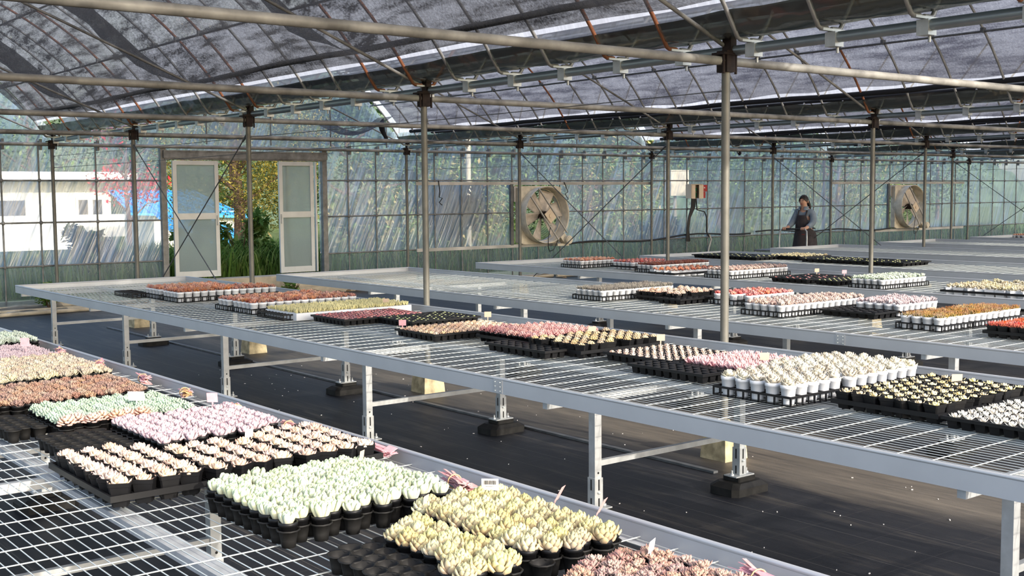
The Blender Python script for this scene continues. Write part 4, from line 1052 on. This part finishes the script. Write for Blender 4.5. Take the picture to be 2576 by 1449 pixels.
fan(15.755, 'big round exhaust fan with cream shroud, nearer the door', .25)
fan(28.44, 'far exhaust fan with cream shroud, right of the working person', .55)

# ---------------------------------------------------------------- control boxes and cables
o = thing('control_box', 'open cream electrical box on the end wall with hanging cables', 'control box', (20.2, WY-.09, 1.53))
b = MB(); b.box((-.19, -.07, .16), (.012, .17, .31)); b.box((.17, -.07, .16), (.012, .17, .31)); b.box((0, -.07, .315), (.37, .17, .012)); b.box((0, .01, .16), (.36, .012, .31)); b.obj('case', M['boxcream'], o)
MB().box((-.13, -.16, .15), (.11, .012, .30)).obj('door', M['boxcream'], o); MB().box((.11, -.165, .15), (.14, .012, .30)).obj('door', M['boxcream'], o)
MB().box((-.01, -.04, .2), (.14, .10, .08)).box((.0, -.03, .08), (.13, .10, .10)).obj('switchgear', M['greenbox'], o)
b = MB()
for k, dx in enumerate((-.08, -.045, -.01, .03)): b.tube([(dx, -.06, .0), (dx-.02, -.07, -.18), (dx-.10-.02*k, -.06, -.42), (dx-.14-.02*k, -.05, -.7), (dx-.15, -.04, -.95)], .016, 6)
b.tube([(.06, -.06, 0), (.09, -.06, -.25), (.35, -.05, -.30), (.42, -.05, -.42), (.42, -.05, -.75), (.5, -.05, -.86)], .014, 6); b.obj('cables', M['rubber'], o)
o = thing('switch_box', 'small red switch box hanging beside the open cream box', 'switch box', (20.53, WY-.10, 1.55))
b = MB(); b.bbox((0, 0, .21), (.20, .10, .15), .008); b.bbox((-.01, 0, .06), (.13, .08, .14), .006); b.obj('case', M['redbox'], o)
MB().box((-.12, -.01, .14), (.07, .09, .13)).obj('green_plug', M['greenbox'], o); MB().box((.0, -.055, .22), (.03, .01, .03)).obj('button', M['tagw'], o)
def cable(pts, r, label, mat='rubber'):
    tag(MB().tube(pts, r, 6).obj('power_cable', M[mat]), label, 'cable')
rg = random.Random(9)
cable([(16.35+.45*k, WY-.07, .62+.04*math.sin(k*.9)+.11*min(1, k/12)) for k in range(14)], .020, 'thick black cable along the wall from the near fan')
cable([(22.4+.45*k, WY-.07, .735+.03*math.sin(k*1.1)-.006*k) for k in range(13)], .018, 'black cable along the wall behind the working person')
cable([(13.35, WY-.05, 1.93), (13.37, WY-.06, 1.72), (13.36, WY-.05, 1.62), (13.42, WY-.07, 1.6), (13.36, WY-.05, 1.52), (13.42, WY-.06, 1.47)], .010, 'short black cable end dangling from the wall rail')
cable([(16.45, WY-.06, 1.9), (16.5, WY-.07, 1.78), (16.55, WY-.06, 1.7), (16.47, WY-.06, 1.66), (16.56, WY-.06, 1.55), (16.4, WY-.10, 1.5)], .009, 'thin black lead hanging right of the near fan')
cable([(20.78, WY-.06, .74), (20.86, WY-.06, .6), (20.8, WY-.05, .42), (20.74, WY-.05, .2), (20.7, WY-.05, .05)], .022, 'pale hose dropping to the floor below the switch box', 'girtlight')

# ---------------------------------------------------------------- floor odds and ends
tag(MB().box((5.95, 8.2, .008), (.038, 10.3, .014)).obj('floor_rail', M['dark']), 'long thin metal profile lying on the floor under the second bench', 'profile')
for k, (x, y, a, L, z, nm) in enumerate(((5.6, 16.35, .05, 2.6, .06, 'topmost long pale pipe lying by the wall foot at left'), (5.5, 16.1, -.02, 2.8, .035, 'pale pipe lying on the floor by the wall foot at left'), (5.9, 15.7, .08, 2.4, .035, 'nearest of the pale pipes lying by the wall foot at left'),
                                    (14.4, 16.2, .04, 3.0, .035, 'pale pipe lying along the wall foot under the near fan'), (17.5, 16.1, -.03, 3.2, .035, 'pale pipe lying along the wall foot right of the near fan'))):
    dx, dy = math.cos(a)*L/2, math.sin(a)*L/2
    tag(MB().tube([(x-dx, y-dy, z), (x+dx, y+dy, z)], .03, 8).obj('loose_pipe', M['curb']), nm, 'pipe')
b = MB(); rg = random.Random(12)
for k in range(260):
    x, y = rg.uniform(-1, 34), 0
    s_ = rg.uniform(.03, .14); y = WY-.1-abs(rg.gauss(0, .22))
    b.lathe([(s_, 0), (s_*.8, s_*.35), (s_*.3, s_*.5), (0, s_*.5)], (x, y, .0), 6)
tag(b.obj('earth_clods', M['dirt']), 'crumbled bare earth along the foot of the end wall', 'earth', kind='stuff')
b = MB(); rg = random.Random(13)
for k in range(130):
    x, y = rg.uniform(4.4, 7), rg.uniform(.2, 9); s_ = rg.uniform(.002, .006)
    b.box((x, y, .003), (s_*rg.uniform(1, 3), s_, .004), Matrix.Rotation(rg.uniform(0, 3), 3, 'Z'))
tag(b.obj('floor_litter', M['tagw']), 'pale crumbs and plant bits scattered on the black floor fabric', 'litter', kind='stuff')

b = MB(); b.grid(lambda u, v: (3.6+2.7*u, WY-.10-.55*v+.03*math.sin(u*30), .015+.13*(1-v)**2+.035*abs(math.sin(u*17+v*5))*v), 60, 8)
tag(b.obj('loose_film', M['rooffilm']), 'crumpled strip of clear film lying along the wall foot at left', 'film sheet')
# ---------------------------------------------------------------- plants outdoors
def leafcloud(b, rg, blobs, n, size, cols, up=.4):
    tot = sum(r*r for *_, r in blobs)
    for cx_, cy_, cz_, r in blobs:
        for k in range(int(n*r*r/tot)):
            th, ph = rg.uniform(0, 2*PI), math.acos(rg.uniform(-1, 1)); q = r*(rg.random()**.33)
            p = Vector((cx_+q*math.sin(ph)*math.cos(th), cy_+q*math.sin(ph)*math.sin(th), cz_+q*math.cos(ph)*.85))
            d = Vector((rg.gauss(0, 1), rg.gauss(0, 1), rg.gauss(0, .6))).normalized(); e = d.cross(Vector((rg.gauss(0, .4), rg.gauss(0, .4), 1))).normalized()
            s_ = size*rg.uniform(.6, 1.3); c = rg.choice(cols); v = rg.uniform(.7, 1.3); c = tuple(min(.95, x*v) for x in c)
            b.add([tuple(p-d*s_), tuple(p+e*s_*.45), tuple(p+d*s_), tuple(p-e*s_*.45)], [(0, 1, 2, 3)], False, [c]*4)
def tree(name, label, x, y, z, h, r, cols, seed, n=2600, size=.28, trunk=.16, low=.2, nb=14, group=None):
    rg = random.Random(seed); o = thing(name, label, 'tree', (x, y, z), 0, group)
    b = MB(); pts = [(0, 0, -.3), (.05, .02, h*.25), (-.04, .05, h*.5), (.03, 0, h*.85)]
    b.tube(pts, [trunk, trunk*.8, trunk*.6, trunk*.2], 8)
    for k in range(7):
        a = k*2.4; zz = h*(.25+.08*k); b.tube([(0, 0, zz), (r*.45*math.cos(a), r*.45*math.sin(a), zz+h*.14), (r*.8*math.cos(a), r*.8*math.sin(a), zz+h*.16)], [trunk*.4, trunk*.22, trunk*.06], 5)
    b.obj('trunk', M['bark'], o)
    b = MB(); bl = []
    for k in range(nb):
        a = rg.uniform(0, 2*PI); t = rg.random(); zz = h*(low+(1-low)*t); rr = r*math.sin(PI*(.12+.8*t))
        bl.append((rr*.7*math.cos(a), rr*.7*math.sin(a), zz, r*rg.uniform(.32, .52)))
    leafcloud(b, rg, bl, n, size, cols); b.obj('crown', M['foliage'], o, True)
    return o
M['bark'] = plain('bark', (.13, .085, .06), .95, 0, .4, 14, .5, .1)
G_OLIVE = [(.22, .19, .04), (.34, .27, .05), (.16, .16, .04), (.08, .10, .03), (.42, .32, .08)]
G_DARK = [(.05, .09, .03), (.08, .13, .05), (.12, .17, .06), (.04, .07, .04)]
G_MID = [(.12, .20, .06), (.18, .27, .08), (.08, .15, .05), (.26, .32, .12)]
G_GRASS = [(.13, .23, .05), (.21, .33, .08), (.08, .16, .04), (.29, .38, .12)]
G_DRY = [(.42, .33, .15), (.34, .30, .14), (.25, .26, .10)]
# outdoor ground
b = MB()
def gz(y): return .14 if y < 20 else .14-1.1*min(1, (y-20)/26.)
ys = [WY+.10, 18, 20, 24, 30, 38, 46, 70, 130]
for a, c in zip(ys, ys[1:]): b.quad((-60, a, gz(a)), (190, a, gz(a)), (190, c, gz(c)), (-60, c, gz(c)))
M['lawn'] = plain('rough_grass_ground', (.12, .15, .05), .95, 0, .5, 1.5, .5, .1)
struct(b.obj('ground', M['lawn']))
def blades(name, x0, x1, y0, y1, n, h, label, seed, cols, z=.13, w=.012):
    rg = random.Random(seed); b = MB()
    for k in range(n):
        x, y = rg.uniform(x0, x1), rg.uniform(y0, y1); hh = h*rg.uniform(.4, 1.1); a = rg.uniform(0, 2*PI); ln = hh*rg.uniform(.15, .7); c = rg.choice(cols); v = rg.uniform(.7, 1.3); c = tuple(q*v for q in c)
        dx, dy = math.cos(a), math.sin(a); ww = w*rg.uniform(.6, 1.5)
        b.add([(x-dy*ww, y+dx*ww, z), (x+dy*ww, y-dx*ww, z), (x+dx*ln*.4+dy*ww*.8, y+dy*ln*.4-dx*ww*.8, z+hh*.65), (x+dx*ln*.4-dy*ww*.8, y+dy*ln*.4+dx*ww*.8, z+hh*.65), (x+dx*ln, y+dy*ln, z+hh*.9)],
              [(0, 1, 2, 3), (3, 2, 4)], False, [c]*5)
    tag(b.obj(name, M['foliage'], None, True), label, 'grass', kind='stuff')
blades('tall_grass', 8.0, 11.6, 17.2, 19.8, 5600, .80, 'dense tall green grass growing outside the open door', 31, G_GRASS, w=.016)
blades('wild_grass', 2, 8.0, 17.0, 19.6, 4200, .72, 'tall grass outside the film wall left of the door', 32, G_GRASS+G_MID)
blades('wild_grass', 11.6, 36, 17.0, 19.5, 9500, .62, 'wild grass along the outside of the film wall right of the door', 33, G_GRASS+G_DRY[:1]+G_DARK)
def bush(label, x, y, h, r, cols, seed, n=900, size=.09, z=.1):
    rg = random.Random(seed); o = thing('weed_bush', label, 'bush', (x, y, z))
    b = MB()
    for k in range(9):
        a = rg.uniform(0, 6.28); b.tube([(0, 0, -.05), (r*.35*math.cos(a), r*.35*math.sin(a), h*.5), (r*.7*math.cos(a), r*.7*math.sin(a), h*rg.uniform(.75, 1))], [.012, .008, .003], 5)
    b.obj('stems', M['bark'], o)
    b = MB(); leafcloud(b, rg, [(rg.uniform(-r, r)*.6, rg.uniform(-r, r)*.6, h*rg.uniform(.3, .95), r*.42) for k in range(9)], n, size, cols); b.obj('leaves', M['foliage'], o, True)
bush('leafy green weed standing in the right part of the door opening', 10.1, 18.2, 1.3, .55, G_GRASS, 41)
bush('leafy weed with star shaped leaves left of the post in the doorway', 9.35, 18.6, 1.25, .4, G_MID, 42, 600)
bush('tall broad leaved weed outside the film left of the near fan', 14.4, 17.7, 1.75, .9, [(.05, .11, .08), (.08, .16, .11), (.12, .20, .13)], 43, 1300, .12)
bush('light green climbing plant outside the film left of the person', 22.4, 17.25, 1.65, .45, [(.34, .48, .10), (.42, .55, .14), (.2, .34, .08)], 44, 420, .12)
bush('dark leafy weed outside the film at the left end', 7.3, 17.7, 1.1, .5, G_DARK+G_MID, 45, 900)
bush('broad weed patch outside the film behind the control box', 20.6, 17.6, 1.0, .9, [(.10, .2, .12), (.14, .26, .16)], 46, 900, .12)
bush('green weed tuft growing inside at the left wall foot', 6.10, 16.15, .36, .26, G_GRASS, 47, 520, .05, 0)
bush('small weed tuft on the floor under the third bench corner', 9.9, 15.9, .25, .2, G_GRASS, 48, 260, .05, 0)
tree('autumn_tree', 'olive and gold leaved tree seen through the open door', 12.9, 24.2, .0, 5.4, 2.2, G_OLIVE, 51, 42000, .036, .17, .16, 26)
tree('maple_tree', 'red leaved maple outside at left behind the film', 17.0, 42.5, -.6, 5.2, 1.7, [(.62, .04, .06), (.70, .08, .08), (.5, .03, .05)], 52, 1500, .09, .12, .45, 9)
spots = [(16.5, 84, 13, 6, 0), (26, 86, 14, 6.5, 1), (35, 80, 13, 6, 1), (28.5, 58, 7.5, 3.4, 2), (31, 50, 8, 4, 0), (36, 46, 7, 3.6, 1), (42, 52, 9, 4.5, 0), (48, 47, 7.5, 4, 2), (54, 55, 10, 5, 0), (61, 50, 9, 4.6, 1), (68, 56, 11, 5.2, 0), (77, 54, 10, 5, 2), (86, 58, 12, 5.6, 0), (97, 58, 12, 5.6, 1),
         (20.6, 31, 3.0, 1.5, 2), (25, 32, 3.0, 1.9, 2), (33, 34, 3.4, 2.2, 2), (43, 36, 3.8, 2.4, 1), (55, 38, 4.2, 2.6, 2)]
KN = ['dark evergreen tree', 'deep green tree', 'light green tree']; KC = [G_DARK, G_DARK+G_MID, G_MID+G_DRY]
for k, (x, y, h, r, kd) in enumerate(spots):
    tree('garden_tree', f'{KN[kd]} beyond the film wall', x, y, -1.0 if y > 40 else -.4, h, r, KC[kd], 60+k, 5200, .20 if y > 40 else .10, .2, .12, 20, f'{KN[kd]}s beyond the wall')
# wooded hillside
b = MB(); b.grid(lambda u, v: (-60+260*u, 95+60*v, -2+(30+7*math.sin(u*17)+4*math.sin(u*41+1))*math.sin(v*PI/2)+1.6*math.sin(u*160)*math.sin(v*30)), 120, 14)
M['hill'] = plain('wooded_hill', (.085, .12, .075), .95, 0, .5, .25, .8, .05)
struct(b.obj('hill', M['hill']))
# ---------------------------------------------------------------- buildings outdoors
M['stucco'] = plain('white_stucco', (.82, .76, .64), .8, 0, .06, 2)
M['blueroof'] = plain('blue_sheet_roof', (.05, .30, .66), .45, .1, .08, 6)
M['darkglass'] = plain('house_window', (.12, .11, .10), .15)
M['greyroof'] = plain('grey_roof', (.42, .42, .44), .7)
o = thing('white_house', 'white single storey house with flat eaves at left outside', 'house', (16.0, 69.0, -1.2))
MB().box((0, 0, 2.1), (17, 7, 4.2)).obj('walls', M['stucco'], o)
MB().box((.4, -.6, 4.0), (18.2, 9, .42)).obj('eaves', M['stucco'], o)
MB().box((.4, .2, 4.26), (17.4, 7.6, .14)).obj('roof', M['greyroof'], o)
for x, w in ((3.0, 1.5), (6.9, .5), (7.7, .5)):
    q = MB().box((x, -3.53, 1.9), (w+.3, .1, 2.0)).obj('window', M['stucco'], o); MB().box((x, -3.6, 1.9), (w, .06, 1.7)).obj('pane', M['darkglass'], q)
tag(MB().box((19.0, 56, .30), (9.0, .3, 1.1)).obj('garden_wall', M['stucco']), 'white garden wall in front of the house at left outside', 'garden wall')
tag(MB().box((11.5, 45, -.15), (9, .3, .35)).obj('low_wall', M['stucco']), 'low pale wall outside at the far left', 'low wall')
o = thing('blue_roof_shed', 'shed with bright blue sheet roof seen beside the open door', 'shed', (22.8, 50.2, -1.0))
MB().box((0, 1.0, 1.2), (4.2, 3.6, 1.6)).obj('walls', M['stucco'], o)
b = MB(); b.add([(-3.4, -1.2, 2.0), (2.4, -1.2, 1.75), (.6, 1.2, 2.95), (-3.4, 1.2, 3.0), (-3.4, -1.25, 1.9), (2.4, -1.25, 1.65)], [(0, 1, 2, 3), (4, 5, 1, 0)])
for k in range(14): b.bar((-3.2+k*.40, -1.2, 2.02-.017*k), (-3.2+k*.29, 1.2, 3.01), .05, .05)
b.obj('roof', M['blueroof'], o)
o = thing('blue_roof_porch', 'lower blue sheet roof standing in the high grass by the doorway', 'porch roof', (14.9, 30.2, -.6))
b = MB(); b.add([(-1.4, -.8, 1.12), (.66, -.8, 1.02), (.70, -.2, 1.28), (.10, .9, 1.80), (-1.4, .9, 1.84)], [(0, 1, 2, 3, 4)]); b.add([(-1.4, -.8, .95), (.66, -.8, .85), (.66, -.8, 1.02), (-1.4, -.8, 1.12)], [(0, 1, 2, 3)]); b.obj('sheet', M['blueroof'], o)
b = MB()
for x in (-1.3, .6): b.bar((x, -.7, -.4), (x, -.7, 1.0), .06)
b.obj('posts', M['bark'], o)
tag(MB().tube([(20.6, 25.5, -.5), (20.6, 25.5, 6.5)], .075, 10).obj('utility_pole', M['curb']), 'pale utility pole standing outside left of the near fan', 'pole')
tag(MB().tube([(25.9, 22.5, -.4), (25.9, 22.5, 1.75)], .05, 8).box((25.9, 22.45, 1.95), (.75, .3, .75)).obj('meter_box', M['curb']), 'pale box on a stake outside the film right of the near fan', 'box')
tag(MB().tube([(29.6, 20, -.4), (29.6, 20, 2.6)], .04, 8).obj('stake', M['bark']), 'slim stake outside the film wall behind the person', 'stake')

# ---------------------------------------------------------------- the person pushing a hand cart
M['skin'] = plain('skin', (.62, .36, .26), .55); M['hair'] = plain('dark_hair', (.022, .014, .012), .45, 0, .3, 60)
M['shirt'] = plain('grey_blue_shirt', (.22, .27, .33), .85, 0, .15, 14, .3, .1); M['apron'] = plain('charcoal_apron', (.055, .048, .052), .85, 0, .2, 14, .2, .1); M['trousers'] = plain('dark_trousers', (.05, .042, .045), .9, 0, .2, 14)
def skinned(name, verts, edges, radii, mat, parent, sub=2, root=0):
    me = bpy.data.meshes.new(name); me.from_pydata(verts, edges, []); o = link(name, me, parent)
    m = o.modifiers.new('skin', 'SKIN'); m.use_smooth_shade = True
    if not me.skin_vertices: bpy.context.view_layer.update()
    for k, r in enumerate(radii):
        sv = me.skin_vertices[0].data[k]; r = r if isinstance(r, tuple) else (r, r); sv.radius = r; sv.use_root = (k == root)
    s_ = o.modifiers.new('smooth', 'SUBSURF'); s_.levels = sub; s_.render_levels = sub
    me.materials.append(mat); return o
def person():
    P = thing('person', 'person in grey blue shirt and charcoal apron pushing a hand cart', 'person', (18.93, 12.42, 0), math.radians(188))
    HN = {}
    # body: pelvis, spine, neck, head; arms to the hands on the handle; legs
    V = [(0, 0, .86), (.01, 0, 1.02), (.03, 0, 1.18), (.045, 0, 1.31), (.065, 0, 1.375), (.085, 0, 1.43), (.098, 0, 1.50), (.092, 0, 1.545)]
    Rr = [(.135, .11), (.12, .095), (.135, .10), (.075, .065), (.048, .048), (.068, .075), (.078, .088), (.055, .06)]
    E = [(0, 1), (1, 2), (2, 3), (3, 4), (4, 5), (5, 6), (6, 7)]
    for sy in (1, -1):
        n = len(V); V += [(.03, sy*.165, 1.27), (.10, sy*.215, 1.08), (.33, sy*.20, .985), (.40, sy*.19, .975)]; Rr += [.052, .042, .033, .028]; E += [(3, n), (n, n+1), (n+1, n+2), (n+2, n+3)]
        n = len(V); V += [(0, sy*.09, .80), (.02, sy*.10, .45), (-.03, sy*.10, .09), (.09, sy*.115, .04)]; Rr += [.085, .055, .038, .035]; E += [(0, n), (n, n+1), (n+1, n+2), (n+2, n+3)]
    skinned('body', V, E, Rr, M['skin'], P)
    # shirt with sleeves, collar and cuffs
    V = [(0, 0, .84), (.01, 0, 1.02), (.028, 0, 1.17), (.04, 0, 1.28)]; Rr = [(.155, .125), (.14, .115), (.152, .118), (.10, .085)]; E = [(0, 1), (1, 2), (2, 3)]
    for sy in (1, -1):
        n = len(V); V += [(.03, sy*.165, 1.265), (.095, sy*.22, 1.085), (.20, sy*.21, 1.03), (.30, sy*.203, 1.0)]; Rr += [.070, .064, .055, .046]; E += [(3, n), (n, n+1), (n+1, n+2), (n+2, n+3)]
    s_ = skinned('shirt', V, E, Rr, M['shirt'], P)
    for sy in (1, -1):
        MB().grid(lambda u, v: (.055+.075*math.cos(u*2.6)+.02*v, sy*(.015+.085*math.sin(u*2.6+.3)), 1.385-.07*v-.03*u*0), 8, 3).obj('collar', M['shirt'], s_)
    # trousers and shoes
    V = [(0, 0, .88)]; Rr = [(.145, .12)]; E = []
    for sy in (1, -1):
        n = len(V); V += [(0, sy*.09, .76), (.02, sy*.10, .45), (-.03, sy*.10, .10)]; Rr += [.098, .07, .056]; E += [(0, n), (n, n+1), (n+1, n+2)]
    skinned('trousers', V, E, Rr, M['trousers'], P, 1)
    for sy in (1, -1): MB().lathe([(.0, 0), (.05, 0), (.055, .03), (.04, .07), (0, .085)], n=12).obj('shoe', M['rubber'], P, loc=(.03, sy*.105, 0)).scale = (2.2, 1, 1)
    # apron: bib, then a skirt that wraps the front
    def ap(u, v):
        a = (u-.5)*2; z = 1.22-.74*v
        if v < .34:
            w = .55+.5*v/.34; an = a*w; rx, ry = .158+.012*math.sin(v*8), .175
        else:
            w = 1.05+.85*min(1, (v-.34)/.12); an = a*w; rx, ry = .165+.085*(v-.34), .185+.10*(v-.34)
        f = .008*math.sin(a*13+v*3)*v
        return ((rx+f)*math.cos(an)+.012, (ry+f)*math.sin(an), z)
    q = MB().grid(ap, 26, 26).obj('apron', M['apron'], P); sd = q.modifiers.new('thickness', 'SOLIDIFY'); sd.thickness = .006
    for sy in (1, -1): MB().tube([(.145, sy*.085, 1.21), (.09, sy*.085, 1.33), (.03, sy*.07, 1.365), (-.06, sy*.03, 1.34)], .012, 6).obj('strap', M['apron'], q)
    MB().tube([(-.15, 0, .97), (-.13, .11, .97), (-.02, .185, .97)], .011, 6).obj('strap', M['apron'], q); MB().tube([(-.15, 0, .97), (-.13, -.11, .97), (-.02, -.185, .97)], .011, 6).obj('strap', M['apron'], q)
    MB().box((.19, .03, .86), (.012, .12, .008)).obj('pocket_trim', M['redbox'], q)
    # face
    hd_ = (.10, 0, 1.487)
    b = MB(); b.add([(.172, -.012, 1.462), (.172, .012, 1.462), (.196, 0, 1.458), (.170, .0, 1.505), (.178, 0, 1.45)], [(0, 2, 3), (1, 3, 2), (0, 4, 2), (1, 2, 4)], True); b.obj('nose', M['skin'], P)
    for sy in (1, -1):
        MB().lathe([(0, -.008), (.011, -.003), (.011, .003), (0, .006)], (.166, sy*.032, 1.497), 8).obj('eye', M['hair'], P)
        MB().bar((.170, sy*.016, 1.516), (.160, sy*.048, 1.517), .006, .006).obj('eyebrow', M['hair'], P)
        MB().lathe([(0, -.026), (.012, -.018), (.015, .010), (.007, .028), (0, .03)], (.075, sy*.083, 1.475), 8).obj('ear', M['skin'], P)
    MB().bar((.166, -.022, 1.432), (.166, .022, 1.432), .007, .010).obj('mouth', M['redbox'], P)
    # hair cap with parting, ponytail
    def hr(u, v):
        th = u*2*PI; ph = v*(1.75-.75*max(0, math.cos(th))**2); k = 1+.03*math.sin(th*9)
        return (.080+.106*k*math.sin(ph)*math.cos(th), .090*k*math.sin(ph)*math.sin(th), 1.490+.112*k*math.cos(ph))
    h_ = MB().grid(hr, 30, 14).obj('hair', M['hair'], P)
    MB().tube([(-.02, 0, 1.49), (-.07, .0, 1.47), (-.10, .01, 1.42), (-.115, .02, 1.36), (-.12, .02, 1.30)], [.03, .036, .034, .026, .010], 9).obj('ponytail', M['hair'], h_)
    # hands: palm, four fingers curled round the bar, thumb underneath
    for sy in (1, -1):
        c = Vector((.425, sy*.19, .975)); V = [tuple(c+Vector((-.035, 0, .004)))]; Rr = [(.024, .017)]; E = []
        V.append(tuple(c+Vector((.0, 0, .016)))); Rr.append((.034, .015)); E.append((0, 1))
        for k, (dy, ln) in enumerate(((.030, .9), (.011, 1.0), (-.009, .95), (-.028, .78))):
            n = len(V); y = sy*dy
            V += [tuple(c+Vector((.018, y, .020))), tuple(c+Vector((.046*ln, y, .012))), tuple(c+Vector((.050*ln, y, -.012))), tuple(c+Vector((.032*ln, y, -.026)))]
            Rr += [.0095, .009, .0085, .007]; E += [(1, n), (n, n+1), (n+1, n+2), (n+2, n+3)]
        n = len(V); V += [tuple(c+Vector((-.012, sy*.034, .004))), tuple(c+Vector((.008, sy*.046, -.016))), tuple(c+Vector((.024, sy*.034, -.026)))]; Rr += [.011, .0095, .008]; E += [(0, n), (n, n+1), (n+1, n+2)]
        skinned('hand', V, E, Rr, M['skin'], P, 1)
    return P
PE = person()
CT = thing('hand_cart', 'steel tube hand cart held by the person', 'cart', (18.93, 12.42, 0), math.radians(188))
b = MB(); b.tube([(.47, .29, .18), (.46, .29, .80), (.45, .28, .93), (.445, .24, .968), (.445, -.24, .968), (.45, -.28, .93), (.46, -.29, .80), (.47, -.29, .18)], .014, 9); b.obj('frame', M['steel'], CT)
MB().tube([(.445, .23, .968), (.445, -.23, .968)], .018, 9).obj('grip', M['rubber'], CT)
MB().bbox((.92, 0, .60), (.9, .56, .03), .005).obj('shelf', M['dark'], CT); MB().bbox((.92, 0, .19), (.92, .58, .04), .006).obj('deck', M['dark'], CT)
for x in (.55, 1.32):
    for y in (-.22, .22): MB().tube([(x, y-.02, .08), (x, y+.02, .08)], .08, 16).obj('wheel', M['rubber'], CT); 
for y in (-.25, .25): MB().tube([(1.34, y, .2), (1.34, y, .6)], .012, 7).obj('upright', M['steel'], CT)
bpy.context.view_layer.update()
